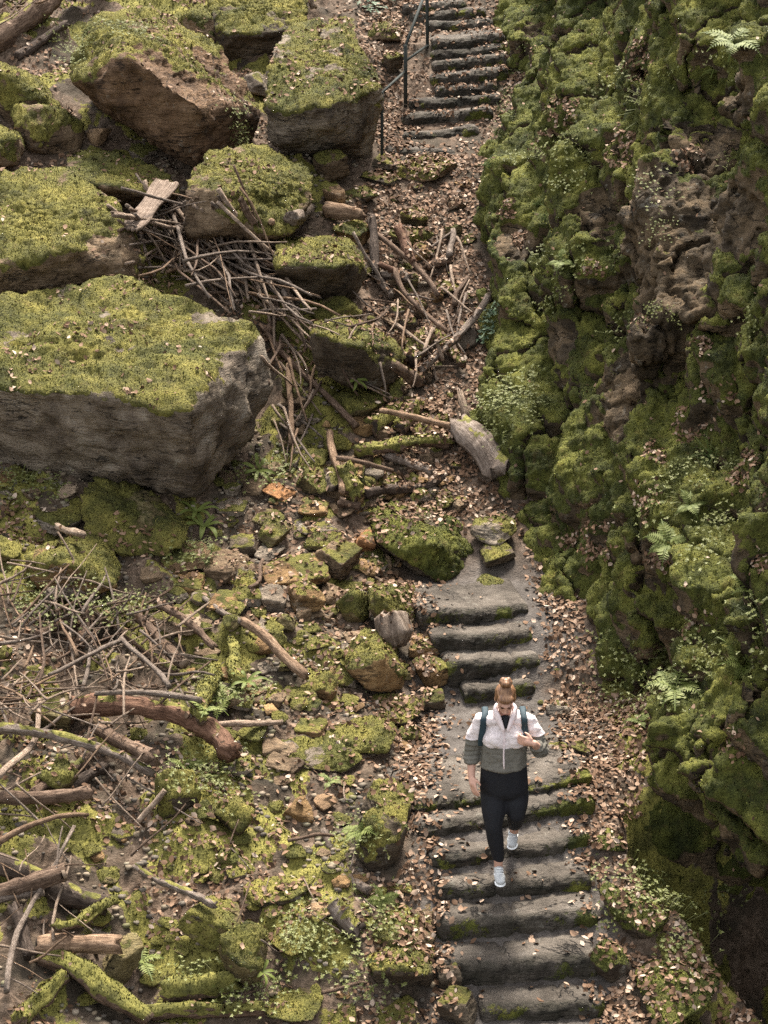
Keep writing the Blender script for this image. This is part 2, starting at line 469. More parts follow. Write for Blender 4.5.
def rock_detail(V, F, size, moss, seed, rough=1.0, mossthick=.022, strata=0.0, bias=(0, 0, 0), off=None, bare=()):
    """relief of broken stone, then a pad of moss on what faces up; returns verts and moss weight"""
    n0 = vnormals(V, F)
    q = V / size
    V = V + n0 * (size * rough * (.050 * fbm(q * 1.6, 5, seed) + .046 * -np.abs(fbm(q * 4.2, 4, seed + 5)) + .014 * fbm(q * 14, 3, seed + 8) + .072 * np.floor(3.2 * fbm(q * 1.9, 3, seed + 2) + .5) / 3.2))[:, None]
    if strata:
        t = V[:, 2] / strata + .5 * fbm(q * 2, 3, seed + 12)
        f = t - np.floor(t)
        V = V + n0 * (-.03 * size * rough * np.exp(-((f - .5) / .09) ** 2) * (1 - np.abs(n0[:, 2])))[:, None]
    n1 = vnormals(V, F)
    nb = .5 * n0 + .5 * n1
    thr = .98 - .95 * moss
    a = np.clip((nb[:, 2] + nb @ np.array(bias) + .46 * fbm(V / .30, 5, seed + 15) + .22 * fbm(V / .09, 3, seed + 17) + .26 * fbm(V / .75, 2, seed + 16) - thr) / .3 + .5, 0, 1) if moss > 0 else np.zeros(len(V))
    a = a * (1 - .6 * sstep(.40, .66, fbm(V / .42, 4, seed + 25)))
    for bx_, by_, br_ in bare:
        o_ = Vector(np.array([0, 0, ZC]) - off); tr_ = BVHTree.FromPolygons([tuple(v) for v in V], F.tolist()).ray_cast(o_, Vector(ray(bx_, by_)))
        if tr_[0] is not None:
            rr_ = br_ * tr_[3] / FPX; a = a * sstep(.7, 1.25, np.linalg.norm(V - np.array(tr_[0]), axis=1) / rr_ + .30 * fbm(V / .18, 3, seed + 21))
    th = mossthick * min(1, size / .35)
    pad = a * th * (.55 + .9 * np.abs(fbm(V / .11, 3, seed + 18)) + .35 * fbm(V / .045, 2, seed + 19))
    return V + n1 * pad[:, None], a

ROCKS = []
def finish_rock(name, label, cat, V, F, a, tint, group=None, mossy=True, mat=None, blade=(5200, .013), color_jit=.12, seed=0):
    c = V.mean(0); c[2] = V[:, 2].min()
    me = mesh_np(name, V - c, F); smooth(me); attr(me, "moss", a)
    o = link(name, me, mat or M_ROCK, loc=c); tag(o, label, cat, group)
    t = np.array(TINT[tint]) * random.uniform(1 - color_jit, 1 + color_jit)
    o.color = (*t, 1)
    if mossy:
        bv, bf = blades(V - c, F, np.clip(a * 1.6 - .7, 0, 1), blade[0], blade[1], seed=seed)
        if bv is not None:
            bm_ = tuft_mesh("moss", bv, bf)
            link("moss", bm_, M_BLADE_DARK if mat is M_MOSSROCK else M_BLADE_SUN, o)
    Hit.add(V, F); ROCKS.append((o, V, F, a))
    return o

def boulder(label, corners, Y0, moss, tint, seed, p=16, sub=6, strata=0.0, rough=1.0, mat=None, bias=(0, 0, 0), name="boulder", size=None, blade=(5200, .013), bare=()):
    pts = [at(x, y, Y0 + d) for x, y, d in corners]
    c, N, D = hull_planes(pts)
    dirs, F = ico(sub)
    wd = dirs + .05 * np.stack([fbm(dirs * 2.2, 3, seed + 30 + k) for k in range(3)], 1) + .022 * np.stack([fbm(dirs * 7, 3, seed + 40 + k) for k in range(3)], 1)
    wd /= np.linalg.norm(wd, axis=1)[:, None]
    V = dirs * np.minimum(radial(N, D, wd, p), D.max() * 2.2)[:, None]
    sz = size or float(np.median(np.linalg.norm(V, axis=1)))
    V, a = rock_detail(V, F, sz, moss, seed, rough, .03, strata, bias, c, bare)
    return finish_rock(name, label, "boulder", V + c, F, a, tint, mat=mat, seed=seed, blade=blade)

def rock(label, box, moss, tint, seed, kind='block', group=None, tilt=18, name="stone", sub=None, mat=None, depth=.85, sink=.12, cat="stone", strata=0.0, yaw=None, rough=1.0, p=None, mossy=True):
    L, Tt, R, B = box
    r = np.random.default_rng(seed)
    w = R - L
    sub = sub or (5 if w > 34 else 4 if w > 13 else 3)
    dirs, F = ico(sub)
    if kind == 'block':
        N = [np.array(v, float) + r.normal(size=3) * .16 for v in ((1, 0, 0), (-1, 0, 0), (0, 1, 0), (0, -1, 0), (0, 0, 1), (0, 0, -1))]
        D = [1 + r.uniform(-.12, .12) for _ in N]
        for _ in range(5):
            N.append(r.normal(size=3)); D.append(r.uniform(.98, 1.3))
        pw = p or 44
    elif kind == 'shard':
        N = [r.normal(size=3) for _ in range(9)]; D = [r.uniform(.65, 1.1) for _ in N]
        N += [np.array((0, 0, -1.)), np.array((0, 0, 1.))]; D += [1., 1.]; pw = p or 44
    else:
        N = [r.normal(size=3) for _ in range(15)]; D = [r.uniform(.82, 1.12) for _ in N]; pw = p or 14
    N = np.array([n / np.linalg.norm(n) for n in N]); D = np.array(D)
    V = dirs * np.minimum(radial(N, D, dirs, pw), 1.9)[:, None]
    ya = r.uniform(-.7, .7) if yaw is None else radians(yaw)
    V = V @ np.array(Matrix.Rotation(ya, 3, 'Z')).T
    g = Hit.px((L + R) / 2, B - sink * (B - Tt), [0])
    dep = proj(g[None])[1][0]; mpp = dep / FPX
    pr = math.atan2(ZC - g[2], g[1])
    hx = w * mpp / 2; hy = hx * depth
    hz = max(((B - Tt) * mpp - 2 * hy * sin(pr + radians(tilt) * .6)) / cos(pr), hx * .45) / 2
    hz = min(hz, hx * 1.6)
    V = V * np.array([hx, hy, hz])
    V = V @ np.array(Matrix.Rotation(radians(tilt), 3, 'X')).T
    c = g + np.array([0, hy * .55, hz * .6])
    for _ in range(4):
        pp, _d = proj(V + c); l, t = pp.min(0); rr, b = pp.max(0)
        V[:, 0] *= w / (rr - l); k = (B - Tt) / (b - t); V[:, 2] *= k ** 1.0; V[:, 1] *= k ** .35
        c = c + np.array([((L + R) / 2 - (l + rr) / 2) * mpp, 0, -((Tt + B) / 2 - (t + b) / 2) * mpp / cos(pr)])
    sz = (hx + hy + hz) / 3
    V, a = rock_detail(V, F, sz, moss, seed, rough, .022, strata)
    return finish_rock(name, label, cat, V + c, F, a, tint, group, mossy=mossy and w > 12 and moss > .25, mat=mat, seed=seed)

# ------------------------------------------------------------------ stone steps
def step_stone(label, pl, pr_, z, Yl, Yr, depth, rise, seed, moss=.25):
    """one worn sandstone step between two front corners; several blocks with open joints"""
    a = np.array(at(pl[0], pl[1], Yl)); b = np.array(at(pr_[0], pr_[1], Yr))
    r = np.random.default_rng(seed)
    Lg = np.linalg.norm(b - a); ex = (b - a) / Lg
    ey = np.cross([0, 0, 1.], ex); ey /= np.linalg.norm(ey)
    nu = max(int(Lg / .018), 8)
    prof_ = [(.05, -rise - .12), (.012, -rise - .02), (.0, -rise * .75), (-.004, -rise * .5), (.0, -rise * .28), (.008, -.035), (.022, -.016), (.042, -.005)]
    prof_ += [(t, 0.0) for t in np.linspace(.07, depth, max(int(depth / .025), 4))]
    prof_ += [(depth + .02, -.08)]
    cs = np.array(prof_)
    uu = np.linspace(0, 1, nu)
    U, Kk = np.meshgrid(uu, np.arange(len(cs)), indexing='ij')
    U = U.ravel(); k = Kk.ravel()
    o = cs[k, 0]; zz = cs[k, 1]
    endt = np.minimum(U, 1 - U) * Lg
    rnd = np.clip(1 - endt / .06, 0, 1) ** 2
    P = a + ex * (U * Lg)[:, None] + ey * (o + rnd * .045)[:, None] + np.array([0, 0, 1.]) * (zz - rnd * .03 * (zz > -.05))[:, None]
    front = np.clip(1 - o / .12, 0, 1)
    wave = .03 * perlin(np.stack([U * Lg * 2.2, U * 0 + seed * 3.1, U * 0], 1), 2)
    P += ey * (wave + 0)[:, None]
    d = .016 * fbm(P / .13, 4, seed) + .012 * fbm(P / .04, 3, seed + 3) + .009 * np.floor(2.6 * fbm(P / .17, 2, seed + 4) + .5) / 2.6
    P -= ey * (d * front * 1.4)[:, None]
    P[:, 2] += (.35 * d + .014 * fbm(P / .5, 2, seed + 7)) - .016 * np.exp(-((U - .45 - .1 * r.normal()) / .28) ** 2) * (zz > -.06)
    joints = [j for j in (np.cumsum(r.uniform(.38, .75, 5)) / Lg) if .15 < j < .85]
    for j in joints:
        jj = np.exp(-((U - j - .006 * np.sin(zz * 40)) * Lg / .013) ** 2)
        P[:, 2] -= jj * .022 * (zz > -.06); P += ey * (jj * .03 * front)[:, None]
        P[:, 2] += (U > j) * r.uniform(-.008, .008) * (zz > -.05); P += ey * ((U > j) * r.uniform(-.02, .02) * front)[:, None]
    m = len(cs)
    ii = (np.arange(nu - 1)[:, None] * m + np.arange(m - 1)[None, :]).ravel()
    F = np.stack([ii, ii + m, ii + m + 1, ii + 1], 1)
    # close the ends
    ce = len(P); P = np.concatenate([P, P[:m].mean(0)[None], P[-m:].mean(0)[None]])
    e0 = np.stack([np.full(m - 1, ce), np.arange(m - 1), np.arange(1, m)], 1)
    e1 = np.stack([np.full(m - 1, ce + 1), (nu - 1) * m + np.arange(1, m), (nu - 1) * m + np.arange(m - 1)], 1)
    endm = np.concatenate([np.clip(1 - endt / .30, 0, 1), [1, 1]])
    right = np.concatenate([sstep(.55, 1.0, U), [0, 1]])
    frt = np.concatenate([front, [1, 1]])
    mo = np.clip(moss * (.5 * endm + 1.1 * right * frt + .7 * frt - .25) + .5 * fbm(P / .22, 3, seed + 9) * (.3 + frt), 0, 1) * (.25 + .75 * np.maximum(frt, endm))
    c = P.mean(0)
    F3 = np.concatenate([F[:, [0, 1, 2]], F[:, [0, 2, 3]], e0, e1])
    me = mesh_np("stone_step", P - c, [F, np.concatenate([e0, e1])]); smooth(me); attr(me, "moss", mo); attr(me, "algae", sstep(.15, .75, frt))
    ob = tag(link("stone_step", me, M_STEP, loc=c), label, "step", "stone steps of the path")
    ob.color = (1, 1, 1, 1)
    Hit.add(P, F3)
    return ob

low_px = [((480, 1006), (606, 1004)), ((437, 963), (600, 957)), ((438, 921), (600, 912)), ((437, 887), (594, 876)),
          ((434, 858), (594, 836)), ((420, 828), (597, 797)), ((416, 804), (593, 769)),
          ((466, 689), (537, 682)), ((449, 664), (542, 655)), ((434, 637), (533, 629)), ((420, 612), (531, 604))]
low_lab = ["lowest worn stone step at the bottom edge of the picture, leaves on its left end",
           "broad dark stone step second from the bottom of the lower flight",
           "worn stone step two below the walking woman, long and slightly bowed",
           "stone step under the woman's front shoe",
           "stone step under the woman's raised rear shoe, mossy at its right end",
           "worn stone step behind the woman's knees, its right end curving uphill with moss",
           "top step of the lower flight, curved, with a moss covered right end beside her hip",
           "short stone step right behind the woman's head, first above the landing",
           "dark stone step between two others above the woman, second above the landing",
           "third stone step above the landing, left end against the ochre block",
           "top step of the short middle flight, in front of the bare dirt landing"]
for i in range(11):
    (lx, ly), (rx, ry) = low_px[i]
    Yf, zf = steps[i]
    Yl = (ZC - zf) / pit(ly); Yr = (ZC - zf) / pit(ry)
    Yl = max(min(Yl, Yf + .15), Yf - .15); Yr = max(min(Yr, Yf + .42), Yf - .15)
    nxt = steps[i + 1][0] - Yf if i < 10 else .5
    rise = zf - (steps[i - 1][1] if i else zf - .17)
    step_stone(low_lab[i], (lx, ly), (rx, ry), zf, Yl, Yr, min(nxt + .22, .75), rise + .02, 100 + i, .55 if i in (4, 5, 6) else .3)
up_px = [((386, 147), (457, 150)), ((402, 133), (480, 127)), ((402, 115), (494, 108)), ((409, 100), (502, 95)), ((436, 88), (500, 82)),
         ((431, 76), (509, 68)), ((433, 62), (510, 53)), ((431, 52), (515, 43)), ((433, 39), (506, 33)), ((428, 22), (494, 19)),
         ((410, 13), (487, 7)), ((403, 4), (467, 1))]
up_lab = ["long rounded stone step at the foot of the upper stairs, touching the lower rail post",
          "second step of the upper stairs, split in two blocks with leaves between", "third step of the upper stairs with a leafy right end",
          "fourth step of the upper stairs, beside the base of the middle rail post", "fifth step of the upper stairs, short, with a loose block at its left",
          "thick double layered stone step in the middle of the upper stairs", "seventh step of the upper stairs, long and thin, below the railing's lower bar end",
          "eighth step of the upper stairs, wide, reaching the mossy cliff", "ninth step of the upper stairs, beside the foot of the upper rail post",
          "tenth step of the upper stairs, a long pale block under a leafy tread", "eleventh step of the upper stairs, rising to the right near the top edge",
          "topmost visible step, cut by the upper edge of the picture"]
for i, (Yf, zf) in enumerate(ups):
    l, r_ = up_px[i]
    nxt = ups[i + 1][0] - Yf if i < 11 else .4
    step_stone(up_lab[i], l, r_, zf, Yf, Yf + .10, nxt + .18, .145, 130 + i, .22)

# ------------------------------------------------------------------ cliff on the right
_d = np.concatenate([[0], np.cumsum(np.linalg.norm(np.diff(BP, axis=0), axis=1))])
_t = np.linspace(0, _d[-1], 4000)
_bx, _by = np.interp(_t, _d, BP[:, 0]), np.interp(_t, _d, BP[:, 1])
_kk = np.exp(-np.linspace(-2, 2, 61) ** 2); _kk /= _kk.sum()
_bx = np.convolve(np.pad(_bx, 30, mode='edge'), _kk, 'valid'); _by = np.convolve(np.pad(_by, 30, mode='edge'), _kk, 'valid')
# along-base samples: fine where seen
us = np.concatenate([np.linspace(0, 3.2, 30)[:-1], np.arange(3.2, 20.5, .030), np.linspace(20.6, _d[-1], 40)])
ux, uy = np.interp(us, _t, _bx), np.interp(us, _t, _by)
k2 = np.exp(-np.linspace(-2, 2, 201) ** 2); k2 /= k2.sum()
tx, ty = np.gradient(_bx), np.gradient(_by)
tx = np.convolve(np.pad(tx, 100, mode='edge'), k2, 'valid'); ty = np.convolve(np.pad(ty, 100, mode='edge'), k2, 'valid')
tn = np.hypot(tx, ty); tx /= tn; ty /= tn
ix, iy = np.interp(us, _t, ty), np.interp(us, _t, -tx)      # inward (into the rock), horizontal
hs = np.concatenate([np.arange(-3.2, -.5, .06), np.arange(-.5, 6.2, .025), np.linspace(6.3, 9.5, 50)])
UU, HH = np.meshgrid(us, hs, indexing='ij')
u_, h_ = UU.ravel(), HH.ravel()
bx, by = np.repeat(ux, len(hs)), np.repeat(uy, len(hs))
inx, iny = np.repeat(ix, len(hs)), np.repeat(iy, len(hs))
zb = T0(bx - .1, by)
Puv = np.stack([u_, h_, np.zeros_like(u_)], 1)
def hash01(a, b, s):
    v = np.sin(a * 127.1 + b * 311.7 + s * 74.7) * 43758.5453
    return v - np.floor(v)
cot = 1 / tan(radians(67))
lean = np.maximum(h_, -.3) * cot
# broad buttresses and hollows
D = .24 * fbm(Puv / np.array([2.6, 3.2, 1]), 3, 61)
# beds of rock, each broken into blocks: a few thick ones, then thin ones inside them
def beds(th, bw, amp, crev, cw, warp, sd):
    wv = h_ + warp * fbm(Puv / np.array([1.9, 1.5, 1]), 3, sd) - .13 * (u_ - 9)
    lay = np.floor(wv / th); fl = wv / th - lay
    uw = u_ / bw + hash01(lay, lay * 0, sd) * 3 + .30 * fbm(Puv / np.array([.9, .7, 1]), 3, sd + 1)
    blk = np.floor(uw); fb = uw - blk
    e1 = np.minimum(fl, 1 - fl) * th; e2 = np.minimum(fb, 1 - fb) * bw
    open_ = sstep(-.25, .25, fbm(Puv / 1.1, 2, sd + 2))
    d = amp * (hash01(lay, blk, sd) - .5) + .35 * amp * (hash01(lay, lay * 0, sd + 4) - .5) - .36 * amp * (1 - fl)
    return d - crev * open_ * np.maximum(np.exp(-(e1 / cw) ** 2), np.exp(-(e2 / cw) ** 2))
B_ = (beds(1.0, 1.5, .62, .44, .06, .50, 63) + beds(.44, .80, .17, .15, .035, .26, 83)).reshape(len(us), len(hs))
gk = np.exp(-np.linspace(-2, 2, 5) ** 2); gk /= gk.sum()          # worn corners: no razor steps from block to block
Bp = np.pad(B_, ((2, 2), (0, 0)), mode='edge')
B_ = sum(gk[k] * Bp[k:k + len(us)] for k in range(5))
D += B_.ravel() + .16
D += .10 * fbm(Puv / .7, 3, 67) + .055 * fbm(Puv / .2, 4, 69)
# the near buttress stands on an undercut: a dark hollow below its lip
near = 1 - sstep(6.9, 7.6, u_)
lip = np.interp(u_, [0, 3.74, 5.26, 6.4, 7.1, 7.6], [-1.1, -.58, -.14, .30, .50, .57]) - zb + .07 * fbm(np.stack([u_ / .6, u_ * 0, u_ * 0], 1), 2, 70)
D -= near * 1.9 * (1 - sstep(lip - .10, lip + .05, h_))
D += near * .30 * np.exp(-((h_ - lip - .35) / .35) ** 2)
# second deep hollow where the two buttresses meet
D -= .55 * np.exp(-((u_ - 8.6) / .5) ** 2) * (1 - sstep(.8, 1.5, h_))
V = np.stack([bx + inx * (lean - D), by + iny * (lean - D), zb + h_], 1)
nh = len(hs); nu = len(us)
ii = (np.arange(nu - 1)[:, None] * nh + np.arange(nh - 1)[None, :]).ravel()
CF = np.stack([ii, ii + 1, ii + nh + 1, ii + nh], 1)
n0 = vnormals(V, CF)
if (n0[:, 0] < 0).mean() < .5: CF = CF[:, ::-1].copy(); n0 = -n0
C0 = BVHTree.FromPolygons([tuple(v) for v in V[::1]], CF.tolist())
def cpx(x, y):
    r = C0.ray_cast(Vector((0, 0, ZC)), Vector(ray(x, y))); return np.array(r[0]) if r[0] is not None else None
# close the sheet into a solid and remesh it evenly, so that ledges and block ends carry as much relief as the face
Vb = np.stack([bx + inx * (lean + 2.6), by + iny * (lean + 2.6), zb + h_], 1)
nv = len(V)
rimA = np.concatenate([np.arange(nh), (np.arange(1, nu) * nh + nh - 1), (nu - 1) * nh + np.arange(nh - 2, -1, -1), np.arange(nu - 2, 0, -1) * nh])
rimB = np.roll(rimA, -1)
strip = np.stack([rimA, rimA + nv, rimB + nv, rimB], 1)
solid = mesh_np("cliff", np.concatenate([V, Vb]), np.concatenate([CF, CF[:, ::-1] + nv, strip]))
bmx = bmesh.new(); bmx.from_mesh(solid); bmesh.ops.recalc_face_normals(bmx, faces=bmx.faces); bmx.to_mesh(solid); bmx.free()
tmp = bpy.data.objects.new("tmp", solid); COL.objects.link(tmp)
md = tmp.modifiers.new("r", 'REMESH'); md.mode = 'VOXEL'; md.voxel_size = .027
dg = bpy.context.evaluated_depsgraph_get(); dg.update()
rm = bpy.data.meshes.new_from_object(tmp.evaluated_get(dg))
bpy.data.objects.remove(tmp); bpy.data.meshes.remove(solid)
V = np.empty(len(rm.vertices) * 3, np.float32); rm.vertices.foreach_get("co", V); V = V.reshape(-1, 3).astype(float)
CF = np.empty(len(rm.loops), np.int32); rm.loops.foreach_get("vertex_index", CF); CF = CF.reshape(-1, 4).astype(np.int64)
bpy.data.meshes.remove(rm)
n0 = vnormals(V, CF)
bare = np.zeros(len(V))
for x, y, rpx in ((700, 150, 34), (650, 200, 42), (690, 225, 48), (640, 260, 36), (670, 290, 45), (735, 220, 34), (650, 345, 40), (630, 385, 34),
                  (600, 215, 26), (515, 245, 20), (625, 420, 22), (740, 90, 22), (535, 30, 14), (640, 560, 18), (560, 340, 18)):
    c = cpx(x, y)
    if c is not None:
        rr = rpx * 1.05 * (np.linalg.norm(c - [0, 0, ZC]) / FPX)
        bare = np.maximum(bare, 1 - sstep(.6, 1.25, np.linalg.norm((V - c) * [1, .55, 1], axis=1) / rr))
cl_ = np.abs(fbm(V * np.array([1.15, 1.15, .5]) + 9, 3, 90)); cl2_ = np.abs(fbm(V * np.array([2.6, 2.6, 1.0]) + 4, 3, 94))
V = V - n0 * (.17 * np.exp(-(cl_ / .045) ** 2) + bare * .06 * np.exp(-(cl2_ / .06) ** 2) - bare * .07 * np.floor(3 * fbm(V / np.array([.65, .65, .42]), 2, 96) + .5) / 3)[:, None]
n0 = vnormals(V, CF)
V = V + n0 * (.030 * fbm(V / .16, 3, 72) + .014 * fbm(V / .06, 3, 74) * bare)[:, None]
n1 = vnormals(V, CF)
am = np.clip((.55 * n0[:, 2] + .55 * n1[:, 2] + .42 * fbm(V / .38, 4, 76) - .03 - 1.15 * bare) / .32 + .5, 0, 1)
pad = am * (.010 + .036 * np.abs(fbm(V / .11, 2, 78)) + .030 * np.abs(fbm(V / .055, 2, 79)))
V = V + (n1 * .7 + np.array([0, 0, .35])) * pad[:, None]
CV = V
c_me = mesh_np("cliff", CV, CF); smooth(c_me); attr(c_me, "moss", am)
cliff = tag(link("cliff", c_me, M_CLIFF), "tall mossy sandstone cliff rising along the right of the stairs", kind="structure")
CI = len(Hit.trees); Hit.add(CV, CF)
pj, dp = proj(CV)
seen = (np.einsum('ij,ij->i', n1, np.array([0, 0, ZC]) - V) > -.3) * ((pj[:, 0] > 440) & (pj[:, 0] < 860) & (pj[:, 1] > -60) & (pj[:, 1] < 1000)).astype(float)
bv, bf = blades(CV, CF, np.clip(am * 1.6 - .6, 0, 1) * seen, 5600, .015, cap=230000, seed=5, up=.15)
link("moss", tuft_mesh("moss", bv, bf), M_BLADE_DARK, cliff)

# ------------------------------------------------------------------ big boulders (corner points: pixel, pixel, metres beyond Y0)
boulder("huge square-edged boulder with a flat mossy top strewn with leaves, left of the stick pile",
        [(-75, 320, 1.0), (20, 292, 1.3), (130, 274, 1.6), (168, 290, 1.45), (262, 326, .95), (187, 415, -1.0), (100, 402, -.72), (-75, 380, -.1),
         (197, 502, -.35), (238, 458, .25), (279, 372, .85), (268, 340, 1.0), (270, 412, .65), (192, 450, -.88), (-75, 462, .35), (60, 486, .2), (60, 440, -.40), (130, 420, 2.0), (-75, 420, 1.6)],
        20.9, .80, 'grey', 201, p=34, strata=.34, rough=.8, bias=(-.25, .15, .0), bare=((240, 385, 34), (222, 430, 36), (200, 455, 34), (262, 365, 20), (150, 450, 30), (90, 440, 30), (30, 430, 30), (-20, 430, 30), (120, 430, 22)))
boulder("tall brown slab boulder in the upper left, moss cap with herbs above bare faces",
        [(66, 62, .5), (95, 12, 1.2), (165, 10, 1.6), (216, 42, 1.3), (263, 112, .75), (252, 145, .5), (197, 170, -.35), (104, 96, -.55), (72, 84, -.2),
         (128, 57, -.62), (194, 104, -.66), (150, 135, -.5), (120, 120, 1.9), (230, 150, 1.8)], 25.3, .70, 'rust', 202, p=40, strata=.4, bias=(-.45, .1, 0), bare=((165, 78, 36), (195, 95, 36), (228, 115, 34), (205, 60, 18), (150, 100, 36), (180, 140, 36), (120, 85, 28), (235, 90, 20)))
boulder("mossy topped boulder with a grey undercut front beside the lower rail post",
        [(276, 40, 1.1), (302, 18, 1.7), (345, 22, 1.6), (352, 32, 1.4), (385, 88, .45), (379, 122, .4), (338, 132, -.45), (268, 138, -.3), (266, 112, -.45), (330, 108, -.6), (272, 52, .8),
         (300, 166, .5), (374, 160, .5), (330, 150, 1.6)], 25.6, .72, 'grey', 203, p=34, rough=.8)
boulder("boulder behind the tall brown slab, mossy roof over a dark shaded face",
        [(206, -15, 1.2), (260, -25, 1.7), (306, -18, 1.5), (312, 12, .8), (300, 30, .2), (225, 34, .0), (212, 20, .3), (218, 76, .3), (290, 84, .5), (250, 60, 1.7)],
        27.6, .62, 'dark', 204, p=26)
boulder("broad mossy boulder at the left edge directly above the huge square one, bare lower right",
        [(-80, 188, .8), (25, 165, 1.3), (70, 168, 1.25), (118, 200, .75), (126, 232, .45), (152, 262, .2), (132, 290, -.05), (72, 250, -.45), (25, 274, -.55), (-80, 268, -.5), (-80, 312, -.3), (60, 300, .0), (90, 270, 1.5)],
        22.9, .80, 'brown', 205, p=22, strata=.25, bias=(-.1, 0, 0), bare=((110, 258, 26), (90, 280, 22), (130, 245, 14)))
boulder("mossy boulder with a bare brown left face above the heap of sticks",
        [(182, 186, -.1), (205, 152, .7), (255, 150, 1.1), (305, 165, .9), (319, 180, .6), (302, 224, .0), (282, 240, -.35), (225, 230, -.5), (215, 195, -.45), (182, 238, -.3), (250, 236, .9)],
        23.9, .74, 'brown', 206, p=26, bias=(.3, 0, 0), bare=((196, 205, 22), (205, 225, 16)))
boulder("low rounded mossy ridge of rock under the tall brown slab",
        [(58, 165, .3), (80, 148, .8), (130, 152, .8), (180, 178, .4), (190, 200, .0), (130, 190, -.3), (64, 185, -.2), (120, 210, .3)], 24.2, .95, 'brown', 207, p=8, sub=5)
boulder("mossy boulder with a black hollow front right of the stick pile",
        [(271, 245, .2), (300, 238, .9), (350, 238, .9), (371, 262, .5), (366, 285, .3), (330, 266, -.35), (274, 268, -.3), (285, 305, .3), (350, 308, .35), (320, 290, 1.1)],
        23.3, .70, 'dark', 208, p=18, sub=5)
boulder("mossy boulder with a dark sloping face below the black-fronted one",
        [(310, 325, .3), (330, 316, .7), (372, 326, .7), (407, 348, .4), (404, 372, .2), (350, 345, -.35), (313, 335, -.2), (312, 372, .0), (350, 390, -.1), (395, 388, .1), (350, 360, .9)],
        22.2, .68, 'dark', 209, p=20, sub=5)
boulder("big angular dark green mossy rock at the back of the bare dirt landing",
        [(370, 512, .2), (395, 502, .6), (440, 502, .8), (462, 512, .7), (490, 552, .3), (484, 572, .1), (440, 585, -.35), (432, 545, -.3), (385, 548, -.3), (372, 535, -.15), (410, 575, .1)],
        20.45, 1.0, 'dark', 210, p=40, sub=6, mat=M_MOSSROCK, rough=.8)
boulder("flat sloping mossy slab tucked under the huge square boulder",
        [(78, 492, .4), (96, 477, .7), (135, 478, .8), (168, 505, .5), (192, 528, .2), (180, 552, -.2), (120, 560, -.3), (84, 540, -.1), (130, 545, .7)],
        20.0, .80, 'olive', 211, p=18, sub=5, bias=(0, -.3, 0))
boulder("rounded ochre rock with a rim of bright moss and broken sticks on top, left edge",
        [(22, 555, .1), (40, 545, .4), (85, 534, .6), (108, 545, .4), (126, 568, .2), (118, 590, -.1), (70, 596, -.3), (30, 585, -.2), (60, 560, -.28), (75, 590, .5)],
        19.3, .60, 'ochre', 212, p=18, sub=5)
boulder("large bright mossy block beside the lower steps, upper of two stacked together",
        [(366, 905, .2), (380, 886, .6), (425, 884, .6), (437, 900, .3), (437, 945, -.1), (400, 950, -.3), (366, 938, -.15), (400, 940, .5)], 15.55, .95, 'brown', 213, p=14, sub=5)
boulder("large mossy block beside the lower steps with a dark overhung front, lowest of the row",
        [(364, 950, .2), (380, 932, .5), (430, 932, .5), (437, 955, .2), (432, 975, -.2), (400, 968, -.35), (372, 975, -.25), (380, 998, .1), (430, 996, .1), (400, 985, .5)], 15.2, .82, 'dark', 214, p=16, sub=5)
boulder("mossy pyramid shaped block with an ochre flank below the weathered stump",
        [(341, 655, .1), (368, 628, .45), (380, 632, .4), (408, 672, .1), (404, 690, -.1), (374, 692, -.3), (345, 672, -.2), (384, 660, -.28), (375, 680, .4)], 18.55, .62, 'ochre', 215, p=24, sub=5)
boulder("olive tilted block at the left end of the middle steps, thin moss on its face",
        [(366, 588, .15), (380, 581, .45), (412, 582, .5), (425, 625, .15), (424, 640, .0), (396, 628, -.3), (368, 612, -.2), (380, 595, -.25), (400, 640, .3)], 19.35, .60, 'olive', 216, p=24, sub=5, bias=(0, -.5, 0))

